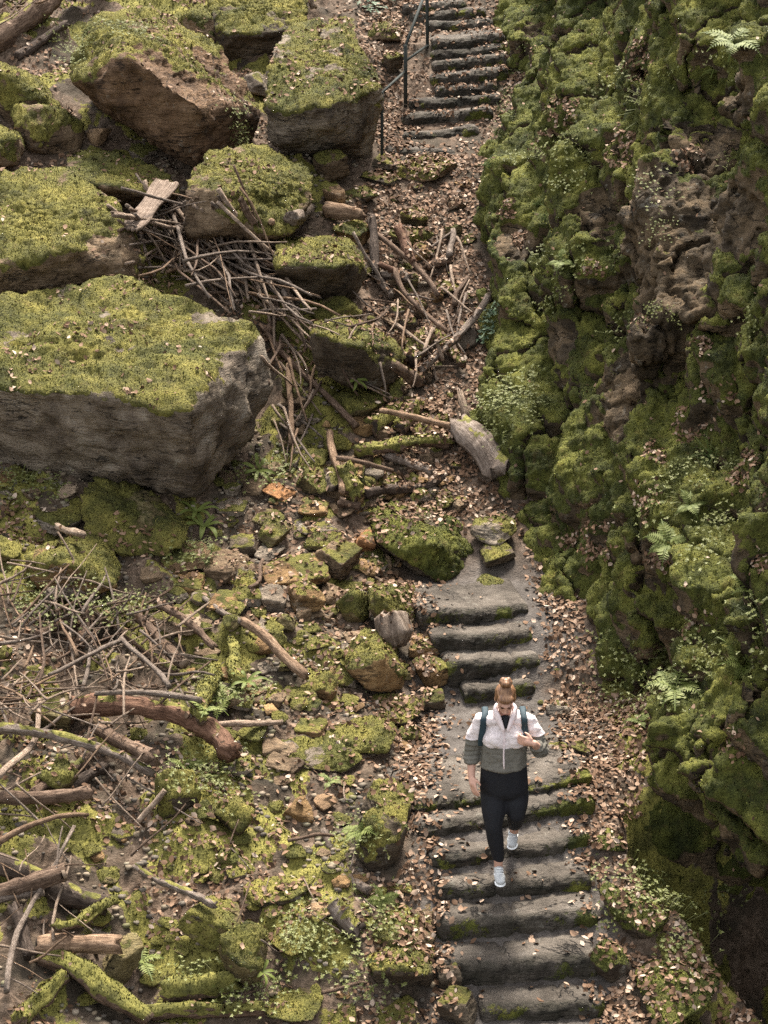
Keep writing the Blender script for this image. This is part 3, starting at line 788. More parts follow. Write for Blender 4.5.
# ------------------------------------------------------------------ stones, each measured from the photograph (left, top, right, bottom)
STONES = [
 ("leaning mossy lump at the left edge, upper of the cluster", (-15, 62, 62, 132), .95, 'brown', 'round'),
 ("round mossy hump beside the cavity of the tall brown slab", (12, 105, 84, 162), .95, 'brown', 'round'),
 ("mossy mound cut by the left edge, below the two humps", (-35, 122, 24, 172), .95, 'brown', 'round'),
 ("small bare tan cobble in the cavity under the tall brown slab", (86, 128, 112, 148), .0, 'tan', 'round'),
 ("small grey mossy stone between the brown slab and the mossy boulder", (128, 142, 162, 164), .45, 'grey', 'round'),
 ("upright mossy stone under the undercut boulder's front", (313, 150, 350, 184), .55, 'brown', 'block'),
 ("tan triangular stone standing in the leaves near the cut log", (322, 184, 346, 212), .05, 'tan', 'shard'),
 ("yellow mossy boulder with a cut-away front just under the pale cut log", (333, 219, 372, 246), .75, 'ochre', 'block'),
 ("bright mossy ball of rock sitting in the leafy upper path", (400, 205, 428, 228), 1.0, 'olive', 'round'),
 ("flat mossy stone beneath the bright mossy ball", (388, 226, 434, 246), .85, 'brown', 'block'),
 ("grey mossy stone half sunk in the leafy path by the grey branch", (432, 280, 462, 297), .55, 'grey', 'round'),
 ("low rough mossy step-like block at the foot of the upper stairs", (398, 153, 456, 182), .85, 'brown', 'block'),
 ("dark rough block left of the mossy one at the stair foot", (372, 154, 412, 170), .15, 'dark', 'block'),
 ("long dark flat block lowest at the stair foot", (358, 168, 408, 186), .15, 'dark', 'block'),
 ("mossy stone under the flat slab at the stair foot", (344, 186, 378, 203), .8, 'dark', 'round'),
 ("small mossy hummock between the two dark-fronted boulders", (310, 294, 362, 324), .95, 'olive', 'round'),
 ("pale pinkish cobble on the small mossy hummock", (318, 306, 342, 322), .05, 'tan', 'round'),
 ("leaning grey slab against the path under the long branch", (452, 322, 480, 352), .10, 'grey', 'shard'),
 ("bare grey slab between boulder and cavity under the mossy roof rock", (236, 72, 270, 98), .15, 'grey', 'shard'),
 ("dark stone wedged under the roof rock in the upper left", (208, 88, 232, 120), .3, 'dark', 'block'),
 ("mossy ledge rock behind the tall brown slab's shoulder", (180, 5, 222, 50), .9, 'brown', 'round'),
 ("mossy stone by the railing's middle post", (382, 52, 404, 76), .75, 'dark', 'block'),
 ("small mossy boulder left of the upper stairs near the upper rail post", (366, 20, 402, 42), .9, 'brown', 'round'),
 ("orange brick-like block lying flat in the rubble", (262, 481, 296, 502), .0, 'orange', 'block'),
 ("round mossy stone to the right of the orange block", (295, 466, 331, 494), .72, 'olive', 'block'),
 ("mossy stone under the pale standing stick", (298, 449, 328, 470), .75, 'olive', 'round'),
 ("brown angular stone below the mossy one near the pale stick", (298, 495, 329, 518), .15, 'ochre', 'shard'),
 ("greenish stone above the olive angular one in the rubble", (252, 509, 286, 531), .35, 'olive', 'block'),
 ("olive angular stone in the middle of the rubble", (257, 521, 293, 551), .45, 'olive', 'shard'),
 ("wide flat grey-brown slab in the rubble", (290, 516, 338, 536), .25, 'grey', 'block'),
 ("mossy slab under the wide flat one", (303, 530, 342, 552), .5, 'olive', 'block'),
 ("big brown angular boulder right of centre in the rubble", (315, 538, 362, 582), .12, 'brown', 'block'),
 ("largest ochre block of the rubble, long with a dark right end", (260, 554, 330, 592), .12, 'ochre', 'block'),
 ("squarish olive-ochre block below the largest ochre one", (288, 578, 326, 616), .35, 'ochre', 'block'),
 ("dark grey-brown stone left of the squarish olive one", (259, 584, 289, 613), .0, 'grey', 'block'),
 ("grey triangular stone standing on its edge", (216, 544, 249, 564), .0, 'grey', 'shard'),
 ("tilted grey slab between triangular stone and largest ochre block", (254, 545, 286, 562), .0, 'grey', 'shard'),
 ("dark brown stone above the grey triangular one", (228, 534, 257, 558), .1, 'dark', 'block'),
 ("small dark red-brown stone above the dark brown one", (236, 525, 260, 540), .0, 'rust', 'block'),
 ("flat greenish stone near the strap-leaved fern", (214, 498, 250, 517), .35, 'grey', 'block'),
 ("orange-brown stone leaning on the big brown boulder", (346, 527, 376, 556), .08, 'orange', 'shard'),
 ("tan boulder with a yellow mossy side left of the rubble", (148, 541, 215, 576), .18, 'tan', 'block'),
 ("ochre stone below the tan boulder", (164, 568, 206, 592), .2, 'ochre', 'block'),
 ("white-grey stone under the front edge of the huge boulder", (57, 482, 79, 500), .0, 'pale', 'shard'),
 ("flat brown stone at the left edge under the huge boulder", (-2, 496, 27, 511), .0, 'brown', 'block'),
 ("small flat brown stone beside the one at the left edge", (23, 487, 43, 501), .0, 'brown', 'block'),
 ("low greenish slab left of the sloping mossy slab", (24, 496, 100, 536), .5, 'grey', 'block'),
 ("mossy hump cut by the left edge above the brush pile", (-18, 535, 22, 562), .85, 'olive', 'round'),
 ("smooth pale grey curved rock with a spot of yellow moss in the brush", (150, 606, 201, 636), .22, 'pale', 'round'),
 ("mossy slab next to the smooth pale grey rock", (125, 597, 164, 614), .5, 'grey', 'block'),
 ("olive-brown stone standing in the brush pile", (30, 690, 70, 733), .25, 'olive', 'block'),
 ("pointed olive stone standing between cut log and mossy log", (102, 932, 145, 990), .2, 'olive', 'shard'),
 ("ochre wedge of stone lying in the leaves", (282, 795, 314, 824), .06, 'ochre', 'shard'),
 ("flat tan stone right of the ochre wedge", (313, 793, 337, 811), .0, 'tan', 'block'),
 ("mossy brown-sided stone left of the short cut log", (270, 924, 321, 957), .7, 'ochre', 'round'),
 ("flat tan plate of stone in leaves above the short cut log", (304, 902, 332, 918), .0, 'tan', 'block'),
 ("mossy mound with a dark underside in the lower leaves", (243, 876, 313, 907), .95, 'dark', 'round'),
 ("lumpy mossy mound, left of a pair in the lower left", (178, 898, 246, 952), .97, 'olive', 'round'),
 ("lumpy mossy mound, right of a pair in the lower left", (219, 920, 268, 986), .97, 'olive', 'round'),
 ("mossy hump on the lower edge amid small clover", (263, 984, 322, 1022), .95, 'olive', 'round'),
 ("round mossy stone on the lower edge near the mossy block row", (325, 1004, 356, 1032), .95, 'olive', 'round'),
 ("mossy boulder at the bottom left of the lowest step", (372, 996, 420, 1036), .85, 'dark', 'round'),
 ("dark grey stone between mossy block and lowest step", (436, 985, 478, 1030), .25, 'dark', 'block'),
 ("small stone at the left end of the second step", (436, 960, 462, 992), .15, 'dark', 'block'),
 ("dark-fronted mossy block left of the top lower step", (360, 778, 417, 824), .55, 'dark', 'block'),
 ("mossy boulder with a dark right side left of the woman's legs", (354, 803, 411, 877), .85, 'dark', 'round'),
 ("flat ochre slab lying at the left end of the step by her foot", (372, 873, 422, 894), .05, 'ochre', 'block'),
 ("mossy boulder left of the landing, rounded, dark green", (324, 716, 396, 754), .85, 'dark', 'round'),
 ("smooth grey-green boulder below the dark green rounded one", (298, 732, 363, 772), .45, 'grey', 'round'),
 ("flat mossy slab with a dark right end at the landing's left side", (364, 695, 426, 724), .75, 'dark', 'block'),
 ("ochre block at the left end of the short middle steps", (412, 654, 450, 692), .12, 'ochre', 'block'),
 ("small ochre block directly under the weathered stump", (408, 634, 447, 658), .05, 'ochre', 'block'),
 ("low dark stone under the ochre block near the short middle steps", (418, 688, 446, 712), .1, 'dark', 'block'),
 ("bright mossy lump beside the olive tilted block", (336, 590, 370, 626), .95, 'olive', 'round'),
 ("flat mossy stone behind the bright mossy lump", (330, 580, 368, 598), .6, 'olive', 'block'),
 ("greenish rounded stone right of the big angular mossy rock", (470, 514, 517, 546), .45, 'grey', 'round'),
 ("dark squared stone below the greenish rounded one by the path", (478, 540, 516, 568), .35, 'dark', 'block'),
 ("mossy stone at the foot of the cliff by the leafy path", (476, 574, 508, 592), .6, 'dark', 'round'),
 ("tan stone jammed between cut logs by the leafy path", (416, 398, 446, 412), .0, 'tan', 'block'),
 ("ochre post-like stone among cut logs", (373, 380, 392, 404), .1, 'ochre', 'block'),
 ("mossy stone behind the big grey log's stub", (418, 408, 454, 430), .7, 'olive', 'block'),
 ("mossy bank of stone right of the long fallen branch", (330, 384, 388, 424), .9, 'olive', 'round'),
 ("mossy stone between long branch and mossy cut logs", (320, 430, 352, 452), .8, 'olive', 'round'),
 ("rock with black hollow beside the mossy log end in the lower left", (156, 770, 199, 820), .9, 'dark', 'round'),
 ("mossy hump right of the black hollow rock", (210, 796, 254, 836), .95, 'olive', 'round'),
 ("mossy rock behind crossed logs at the left", (34, 756, 78, 796), .85, 'olive', 'round'),
 ("mossy stone in front of the pale brown fallen limb", (276, 686, 320, 708), .8, 'olive', 'block'),
 ("mossy brown rock at the lower end of the pale brown limb", (300, 668, 338, 704), .55, 'ochre', 'round'),
 ("ochre stone just above the smooth grey-green boulder", (294, 718, 328, 738), .1, 'ochre', 'block'),
 ("mossy stone under the herb patch, left of the ochre stone", (236, 722, 268, 742), .85, 'olive', 'round'),
 ("greenish stone at the foot of the squarish olive block", (275, 614, 296, 634), .5, 'olive', 'round'),
 ("brown cobble beneath the squarish olive block", (296, 606, 312, 622), .0, 'brown', 'round'),
 ("flat mossy stone below the brown cobble", (296, 622, 322, 634), .4, 'olive', 'block'),
 ("mossy cobble left of the mossy pyramid block", (306, 634, 332, 650), .75, 'olive', 'round'),
 ("ochre flat stone at the left edge of the rubble", (206, 590, 240, 612), .2, 'ochre', 'block'),
 ("grey cobble under the tan boulder", (190, 590, 212, 606), .1, 'grey', 'round'),
 ("mossy mound on the cliff foot beside the leafy right margin", (600, 884, 668, 940), .9, 'dark', 'round'),
 ("dark mossy stone embedded right of the steps", (590, 940, 632, 985), .7, 'dark', 'round'),
 ("mossy stone low in the right corner among leaves", (636, 960, 720, 1030), .9, 'dark', 'round'),
 ("small mossy stone at the right end of the curved step", (592, 828, 626, 852), .85, 'dark', 'round'),
 ("grey stone set in the leaves right of the woman's elbow", (548, 742, 572, 762), .2, 'grey', 'round'),
 ("flat dark stone in the leaves right of the landing", (570, 738, 602, 756), .1, 'dark', 'block'),
 ("grey cobble behind the woman's shoulder", (546, 700, 572, 718), .1, 'grey', 'round'),
]
for k, (lab, box, mo, ti, kd) in enumerate(STONES):
    if .1 < mo <= .55 and kd != 'round': mo *= .72
    shaded = box[0] > 585  # right of the steps: the copy with shade put into its moss colour
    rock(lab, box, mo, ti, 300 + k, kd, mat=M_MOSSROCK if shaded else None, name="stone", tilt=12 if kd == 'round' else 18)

# rubble that nothing tells apart: small stones strewn over the slope
FILL = [(0.0, 'brown', 'block', "small bare brown stone half buried in the slope's litter", "small bare brown stones of the slope"),
        (0.0, 'ochre', 'shard', "small ochre chip of stone in the slope's litter", "small ochre stones of the slope"),
        (0.35, 'grey', 'block', "small greyish stone with a little moss on the slope", "small greyish stones of the slope"),
        (0.85, 'olive', 'round', "small moss covered cobble on the slope", "small mossy cobbles of the slope"),
        (0.95, 'olive', 'round', "small moss covered cobble on the slope", "small mossy cobbles of the slope")]
zones = [((215, 480), (400, 620), 60, (12, 34)), ((190, 600), (420, 760), 50, (10, 32)), ((180, 760), (400, 1015), 44, (10, 28)),
         ((280, 390), (470, 520), 45, (10, 26)), ((330, 180), (470, 380), 38, (8, 24)), ((0, 480), (60, 560), 10, (8, 20)), ((60, 820), (230, 1015), 30, (12, 34)),
         ((0, 590), (230, 740), 18, (10, 24)), ((470, 640), (600, 770), 5, (6, 14))]
fr = random.Random(5); occupied = [b for _, b, *_ in STONES]
kf = 0
for (x0, y0), (x1, y1), n, (s0, s1) in zones:
    for _ in range(n):
        for _t in range(20):
            x, y = fr.uniform(x0, x1), fr.uniform(y0, y1)
            if all(not (b[0] - 2 < x < b[2] + 2 and b[1] < y < b[3]) for b in occupied): break
        s = fr.uniform(s0, s1) * fr.uniform(.7, 1); hh = s * fr.uniform(.55, .85)
        w = (.25, .18, .22, .2, .15) if y < 640 else (.1, .08, .12, .35, .35)
        mo, ti, kd, lab, grp = fr.choices(FILL, w)[0]
        rock(lab, (x - s / 2, y - hh, x + s / 2, y), mo, ti, 600 + kf, kd, group=grp, name="small_stone"); kf += 1

# larger angular blocks of the rockfall between the flights, bare or thinly mossed
BLK = [(.0, 'brown', "angular brown block of the rockfall beside the path"), (.0, 'ochre', "angular ochre block of the rockfall beside the path"),
       (.28, 'grey', "angular grey block with thin moss in the rockfall beside the path"), (.5, 'olive', "angular olive block with mossy top in the rockfall beside the path")]
br_ = random.Random(31)
for (x0, y0), (x1, y1), n, (s0, s1) in [((225, 470), (390, 625), 44, (14, 34)), ((285, 395), (450, 520), 22, (12, 30)), ((335, 200), (440, 390), 20, (10, 26)), ((230, 620), (410, 780), 24, (12, 30)), ((150, 545), (260, 620), 12, (12, 28))]:
    for _ in range(n):
        for _t in range(30):
            x, y = br_.uniform(x0, x1), br_.uniform(y0, y1)
            if all(not (b[0] - 3 < x < b[2] + 3 and b[1] < y < b[3] + 4) for b in occupied): break
        s = br_.uniform(s0, s1); hh = s * br_.uniform(.55, .9)
        mo, ti, lab = br_.choices(BLK, (.34, .22, .26, .18))[0]
        rock(lab, (x - s / 2, y - hh, x + s / 2, y), mo, ti, 3600 + kf, br_.choice(['block', 'block', 'shard']), group=ti + " blocks of the rockfall", name="rockfall_block"); kf += 1

# ------------------------------------------------------------------ wood: logs, limbs, sticks
WOOD = dict(grey=(1.15, 1.12, 1.08), brown=(.80, .66, .55), pale=(1.75, 1.62, 1.45), dark=(.42, .38, .35), red=(.85, .58, .45), tan=(1.35, 1.1, .85))

LASTB = [None]
def tube(pts, radii, sides, seed, relief=.12, snap=1.0):
    P = np.array(pts, float); n = len(P)
    T = np.gradient(P, axis=0); T /= np.linalg.norm(T, axis=1)[:, None] + 1e-9
    up = np.array([0, 0, 1.]) if abs(T[0, 2]) < .9 else np.array([1., 0, 0])
    A = np.cross(T[0], up); A /= np.linalg.norm(A)
    ring = []
    th = np.arange(sides) * 2 * pi / sides
    for i in range(n):
        A = A - T[i] * (A @ T[i]); A /= np.linalg.norm(A); B = np.cross(T[i], A)
        ring.append(P[i] + radii[i] * (np.cos(th)[:, None] * A + np.sin(th)[:, None] * B))
    V = np.concatenate(ring)
    C = np.repeat(P, sides, axis=0); R = np.repeat(np.array(radii), sides)
    ln = np.concatenate([[0], np.cumsum(np.linalg.norm(np.diff(P, axis=0), axis=1))])
    rm = R.mean() + 1e-6
    BK = np.stack([np.tile(np.cos(th), n), np.tile(np.sin(th), n), np.repeat(ln, sides) / (7 * rm)], 1)
    if relief:
        rr = np.random.default_rng(seed + 1)
        d = fbm(BK * np.array([1.3, 1.3, .9]) + rr.uniform(0, 50), 3, seed) + .9 * fbm(V / (rm * 4), 2, seed + 2)
        V = C + (V - C) * (1 + relief * 1.5 * d)[:, None]
        for e0, tt_, sg in ((0, T[0], -1), (n - 1, T[-1], 1)):          # snapped, uneven ends
            V[e0 * sides:(e0 + 1) * sides] += sg * tt_ * (snap * rm * rr.uniform(-.5, .7, sides))[:, None]
    i0 = (np.arange(n - 1)[:, None] * sides + np.arange(sides)[None]).ravel()
    j0 = (np.arange(n - 1)[:, None] * sides + (np.arange(sides)[None] + 1) % sides).ravel()
    F = np.stack([i0, j0, j0 + sides, i0 + sides], 1)
    LASTB[0] = np.concatenate([BK, [[0, 0, 0], [0, 0, ln[-1] / (7 * rm)]]])
    V = np.concatenate([V, P[:1] - T[:1] * radii[0] * .25, P[-1:] + T[-1:] * radii[-1] * .25])
    a, b = n * sides, n * sides + 1
    s = np.arange(sides); s2 = (s + 1) % sides
    E = np.concatenate([np.stack([s2, s, np.full(sides, a)], 1), np.stack([s + (n - 1) * sides, s2 + (n - 1) * sides, np.full(sides, b)], 1)])
    return V, F, E

def wood(name, label, cat, p0, p1, r0, r1, tint, seed, bend=.06, moss=0.0, group=None, sides=7, nseg=8, relief=.12, mid=None, mat=None):
    rr = np.random.default_rng(seed)
    p0, p1 = np.array(p0, float), np.array(p1, float)
    L = np.linalg.norm(p1 - p0); t = np.linspace(0, 1, nseg)
    P = p0 + (p1 - p0) * t[:, None]
    if mid is not None:
        P = P + (np.array(mid) - (p0 + p1) / 2) * (4 * t * (1 - t))[:, None]
    b = rr.normal(size=(2, 3)) * bend * L * .5
    P += b[0] * np.sin(pi * t)[:, None] + b[1] * .6 * np.sin(2 * pi * t)[:, None]
    P += rr.normal(size=P.shape) * bend * L * .05
    R = (r0 + (r1 - r0) * t) * (1 + .10 * perlin(np.stack([t * 5, t * 0, t * 0], 1), seed) + .22 * np.exp(-((t - rr.uniform(.2, .8)) / .05) ** 2) * (rr.random() < .6))
    V, F, E = tube(P, R, sides, seed, relief)
    c = P[nseg // 2]
    me = mesh_np(name, V - c, [F, E]); smooth(me)
    n = vnormals(V, np.concatenate([F[:, [0, 1, 2]], F[:, [0, 2, 3]], E]))
    a = np.clip((n[:, 2] + .6 * fbm(V / .12, 3, seed) - (1.1 - 1.5 * moss)) / .5 + .5, 0, 1) if moss else np.zeros(len(V))
    attr(me, "moss", a); bark_attr(me, LASTB[0])
    o = tag(link(name, me, mat or M_BARK, loc=c), label, cat, group)
    j = random.uniform(.85, 1.15); o.color = (*[x * j for x in WOOD[tint]], 1)
    if moss > .3 and r0 > .03:
        bv, bf = blades(V - c, F, np.clip(a * 1.6 - .6, 0, 1), 4500, .016, seed=seed)
        if bv is not None: link("moss", tuft_mesh("moss", bv, bf), M_BLADE_SUN, o)
    return o, P, R, V, np.concatenate([F[:, [0, 1, 2]], F[:, [0, 2, 3]], E])

def cut_end(o, P, R, end, dark=False):
    """the sawn or rotten face of a log, a hair proud of the bark"""
    i, j = (0, 1) if end == 0 else (-1, -2)
    t = P[i] - P[j]; t /= np.linalg.norm(t)
    A = np.cross(t, [0, 0, 1.]); A /= np.linalg.norm(A); B = np.cross(t, A)
    th = np.arange(16) * 2 * pi / 16; r = R[i] * (.92 + .08 * np.cos(th * 3))
    f = P[i] + t * R[i] * .27
    ring = f + (np.cos(th) * r)[:, None] * A + (np.sin(th) * r)[:, None] * B
    back = ring - t * R[i] * .4
    V = np.concatenate([ring, back, (f - t * R[i] * (.25 if dark else .02))[None]]) - np.array(o.location)
    s = np.arange(16); s2 = (s + 1) % 16
    link("cut_end", mesh_np("cut_end", V, [np.stack([s, s2, s2 + 16, s + 16], 1), np.stack([s2, s, np.full(16, 32)], 1)]), M_CUTDARK if dark else M_CUT, o)

def mpp_at(p): return proj(np.array(p)[None])[1][0] / FPX

# (name, label, x0, y0, x1, y1, radius px start, end, tint, moss, lift m, cut ends, bend, mid offset px)
LOGS = [
 ("log", "thick brown log lying in the top left corner", -8, 50, 108, -2, 13, 9, 'brown', .15, .06, None, .10, (0, -8)),
 ("log", "thin dark log under the thick one in the top left corner", 18, 62, 66, 28, 6, 5, 'dark', 0, .02, None, .03, None),
 ("limb", "pale limb sticking up beside the undercut boulder at the top edge", 303, -8, 314, 18, 4, 4, 'pale', 0, .1, None, .05, None),
 ("log", "pale cut log with a dark sawn end near the tan triangular stone", 328, 219, 362, 224, 9, 6, 'tan', 0, .06, (0, 'd'), .02, None),
 ("log", "short grey log lying against the mossy boulder above the stick pile", 292, 228, 308, 218, 9, 8, 'grey', 0, .05, None, .02, None),
 ("limb", "brown post-like limb standing at the right end of the stick pile", 241, 216, 254, 240, 4.5, 5, 'brown', 0, .15, None, .05, None),
 ("limb", "brown limb lying level above the stick pile", 232, 242, 272, 234, 4, 4, 'tan', 0, .1, None, .08, None),
 ("limb", "thick short limb leaning down toward the stick pile's right side", 258, 268, 274, 240, 6, 5, 'brown', 0, .1, None, .05, None),
 ("limb", "thick bare limb at the corner of the huge square boulder", 268, 346, 280, 308, 5, 4, 'brown', 0, .12, None, .04, None),
 ("branch", "long straight fallen branch running down right from the huge boulder's corner", 262, 336, 356, 438, 3.2, 4.5, 'brown', 0, .10, None, .04, None),
 ("stick", "pale upright stick below the huge boulder's right corner", 289, 376, 291, 456, 3.6, 3.6, 'tan', 0, .10, None, .05, None),
 ("stick", "thin level grey stick joining the stick pile and the dark mossy boulder", 258, 325, 316, 323, 1.6, 1.3, 'grey', 0, .14, None, .02, None),
 ("branch", "long forked brown branch across the debris jam in the leafy gully", 376, 250, 438, 312, 3.6, 3.2, 'brown', 0, .16, None, .06, None),
 ("branch", "second long branch of the debris jam, lower and thinner", 395, 283, 446, 346, 3.4, 3.0, 'brown', 0, .14, None, .06, None),
 ("log", "dark upright timber at the left of the debris jam", 372, 232, 376, 286, 5, 5, 'dark', 0, .12, None, .02, None),
 ("log", "dark red-brown timber leaning in the middle of the debris jam", 399, 242, 414, 276, 6.5, 5, 'red', 0, .12, None, .02, None),
 ("stick", "thin stick leaning on the black-fronted mossy boulder", 353, 252, 387, 314, 2, 1.6, 'grey', 0, .2, None, .05, None),
 ("stick", "thin stick lying across the leafy path beside the grey limb", 422, 260, 453, 237, 2, 1.5, 'grey', 0, .06, None, .03, None),
 ("log", "short brown log lying in the leafy path", 428, 274, 448, 266, 6, 5.5, 'brown', 0, .04, None, .03, None),
 ("log", "short grey standing limb beside the short brown log", 449, 263, 453, 238, 4.5, 3.5, 'grey', 0, .06, None, .05, None),
 ("log", "rounded grey log in the debris jam", 383, 282, 408, 286, 7.5, 6.5, 'grey', 0, .05, None, .03, None),
 ("log", "grey log slanting under the forked branch of the debris jam", 374, 280, 392, 302, 5, 4.5, 'grey', 0, .04, None, .03, None),
 ("log", "brown stub of wood left of the rounded grey log", 380, 272, 394, 278, 4, 4, 'red', 0, .06, None, .03, None),
 ("limb", "dark limb lying along the cliff foot by the grey mossy stone", 455, 312, 467, 284, 3.5, 3, 'brown', 0, .05, None, .05, None),
 ("branch", "grey branch leaning up against the cliff with a forked tip", 420, 384, 488, 310, 5, 4, 'grey', 0, .12, None, .05, (4, 4)),
 ("log", "mossy cut log end in the debris below the leaning branch", 407, 371, 434, 342, 10, 8, 'brown', .6, .06, (0, 'd'), .03, None),
 ("log", "small mossy log beside the leaning grey branch", 438, 345, 462, 374, 6, 5, 'brown', .6, .08, None, .03, None),
 ("log", "brown cut log with its dark end toward the leafy path", 392, 372, 420, 390, 7, 7.5, 'brown', .2, .05, (1, 'd'), .04, None),
 ("stick", "bleached stick over the small mossy log", 433, 344, 424, 366, 2.6, 2.2, 'pale', 0, .15, None, .05, None),
 ("stick", "bleached short stick hanging right of the brown cut log", 436, 356, 443, 376, 2.5, 2, 'pale', 0, .15, None, .08, None),
 ("log", "mossy cut log standing in front of the ochre post-like stone", 394, 412, 398, 392, 8, 7, 'brown', .5, .05, (0, 'd'), .03, None),
 ("log", "mossy log with a dark cut end left of the bleached stick", 372, 436, 400, 416, 9, 8, 'brown', .8, .05, (0, 'd'), .02, None),
 ("log", "second mossy log with a dark cut end, right of its neighbour", 400, 438, 418, 410, 8, 7, 'brown', .7, .05, (0, 'd'), .02, None),
 ("stick", "long bleached pole reaching the big grey log", 380, 424, 458, 441, 3.4, 3.8, 'tan', 0, .12, None, .04, (0, -2)),
 ("log", "long mossy log lying level below the bleached pole", 356, 459, 449, 450, 7.5, 7, 'brown', .95, .06, None, .04, (0, -2)),
 ("stick", "pale stick standing over the rubble left of the mossy logs", 330, 447, 342, 507, 4.5, 4, 'tan', 0, .12, None, .04, None),
 ("branch", "brown branch lying level under the long mossy log", 337, 470, 392, 482, 3, 3, 'brown', 0, .10, None, .06, None),
 ("branch", "dark bent branch beneath the long mossy log", 366, 502, 444, 484, 5.5, 4, 'dark', 0, .06, None, .08, None),
 ("log", "grey log lying under the right half of the long mossy log", 386, 463, 432, 480, 6, 4.5, 'grey', 0, .06, None, .03, None),
 ("log", "mossy short log beside the pale standing stick", 344, 474, 358, 504, 9, 8, 'brown', .9, .03, None, .03, None),
 ("log", "stub of brown wood at the foot of the pale standing stick", 340, 508, 360, 512, 6, 5, 'brown', 0, .03, None, .05, None),
 ("log", "thick red-brown barkless log across the left side below the brush", 74, 724, 232, 770, 11, 13, 'red', .10, .10, None, .10, (0, -8)),
 ("branch", "long grey limb with a mossy bend at the left", -8, 751, 154, 796, 7, 5, 'grey', .25, .16, None, .06, (14, -14)),
 ("log", "short brown log crossing behind the mossy bent limb", 98, 742, 154, 772, 8, 10, 'brown', 0, .08, None, .04, None),
 ("log", "brown log cut short, lying level at the left edge", -10, 817, 90, 811, 8, 9, 'brown', 0, .12, None, .03, None),
 ("log", "brown log slanting up under the mossy bent limb", 33, 806, 92, 764, 6, 6, 'brown', .1, .08, None, .04, None),
 ("log", "darker rough log beside the slanting brown one", 46, 806, 104, 774, 7, 7, 'dark', 0, .03, None, .04, None),
 ("branch", "bleached curved branch standing at the left edge", 40, 724, 0, 802, 3.4, 4.2, 'pale', 0, .2, None, .06, (9, 4)),
 ("branch", "pale forked branch lying low at the left edge", -6, 864, 88, 833, 4.5, 2.5, 'tan', 0, .14, None, .05, (0, -6)),
 ("log", "thick dark log running down right under the cut logs", -10, 868, 104, 912, 13, 12, 'dark', .1, .02, None, .03, None),
 ("log", "brown log with a pale sawn end pointing right, lower left", -10, 912, 64, 889, 10, 10, 'brown', 0, .10, (1, 'l'), .02, None),
 ("log", "thinner grey log under the one with the pale sawn end", -8, 918, 44, 908, 5, 5, 'grey', 0, .12, (1, 'l'), .02, None),
 ("log", "dark upright log behind the thin curved pole at lower left", 16, 920, 30, 968, 8, 7, 'dark', 0, .08, None, .04, None),
 ("log", "tan log lying level behind the pointed olive stone", 40, 956, 118, 954, 11, 11, 'tan', 0, .05, (0, 'd'), .01, None),
 ("log", "big fully mossy log sloping down to the lower edge", 42, 966, 146, 1026, 9, 14, 'brown', .6, .03, None, .035, (4, -6)),
 ("log", "second mossy log at the bottom left corner", 20, 1030, 62, 984, 10, 8, 'brown', .75, .04, None, .05, None),
 ("log", "mossy branch reaching right from the thick dark log", 58, 938, 116, 912, 7, 5, 'brown', .8, .08, None, .08, None),
 ("branch", "grey branch pointing down right through the mossy mounds", 136, 876, 214, 914, 3.5, 5, 'grey', .15, .06, None, .05, None),
 ("log", "mossy log with a rounded end lying level near the lower edge", 166, 1002, 234, 990, 11, 12, 'brown', .95, .05, None, .04, None),
 ("log", "low mossy log along the lower edge", 150, 1022, 262, 1018, 8, 8, 'brown', .7, .05, None, .02, None),
 ("limb", "curved grey limb lying in the leaves left of the lower mossy blocks", 324, 838, 368, 898, 4, 5, 'grey', 0, .05, None, .05, (-4, 6)),
 ("log", "short cut log with a mossy top and dark end in the leaves", 332, 916, 356, 944, 12, 13, 'grey', .45, .06, (1, 'd'), .01, None),
 ("limb", "bleached curved limb lying level above the leaves", 196, 735, 282, 731, 4, 3.5, 'pale', 0, .06, None, .05, (0, 5)),
 ("limb", "pale brown straight limb pointing down right to the mossy brown rock", 243, 632, 306, 686, 5.5, 6.5, 'tan', 0, .07, None, .05, None),
 ("log", "barkless brown pole ending in a pale stub in the brush pile", 130, 626, 184, 680, 6, 7, 'brown', 0, .12, (1, 'l'), .02, None),
 ("branch", "brown branch crossing beside the barkless pole", 158, 622, 214, 664, 5, 4, 'brown', 0, .14, None, .06, None),
 ("branch", "mossy brown branch sloping through the brush pile", 94, 622, 176, 684, 5, 4, 'brown', .35, .10, None, .05, None),
 ("branch", "dark branch lying level in the brush pile", 38, 648, 94, 632, 5, 4, 'brown', 0, .10, None, .06, None),
 ("limb", "upright brown limb in the middle of the brush pile", 80, 660, 92, 622, 6, 5, 'brown', 0, .12, None, .05, None),
 ("branch", "bent thin grey branch peaking over the brush pile, left arm", 50, 697, 124, 661, 2.6, 2.8, 'grey', 0, .18, None, .04, None),
 ("branch", "bent thin grey branch peaking over the brush pile, right arm", 122, 660, 170, 708, 2.8, 3.2, 'grey', 0, .18, None, .04, None),
 ("branch", "smooth grey branch lying level above the red-brown log", 96, 709, 202, 716, 3, 4.2, 'grey', 0, .12, None, .04, (0, -4)),
 ("stick", "grey stick slanting right of the smooth pale rock", 204, 606, 242, 630, 3.6, 4.2, 'grey', 0, .06, None, .05, None),
 ("log", "thin mossy log standing below the brush pile", 200, 728, 214, 678, 8, 8, 'brown', .95, .06, None, .05, None),
 ("log", "mossy stump-like log left of the pale brown limb", 238, 690, 232, 648, 8, 5, 'brown', .8, .05, None, .05, None),
 ("stick", "short bleached stick lying in the moss", 138, 833, 165, 802, 3.8, 3.6, 'pale', 0, .08, (1, 'l'), .02, None),
 ("stick", "long thin dark curved pole rising through the lower left corner", 8, 1024, 76, 858, 4, 2, 'grey', 0, .25, None, .05, (-6, 6)),
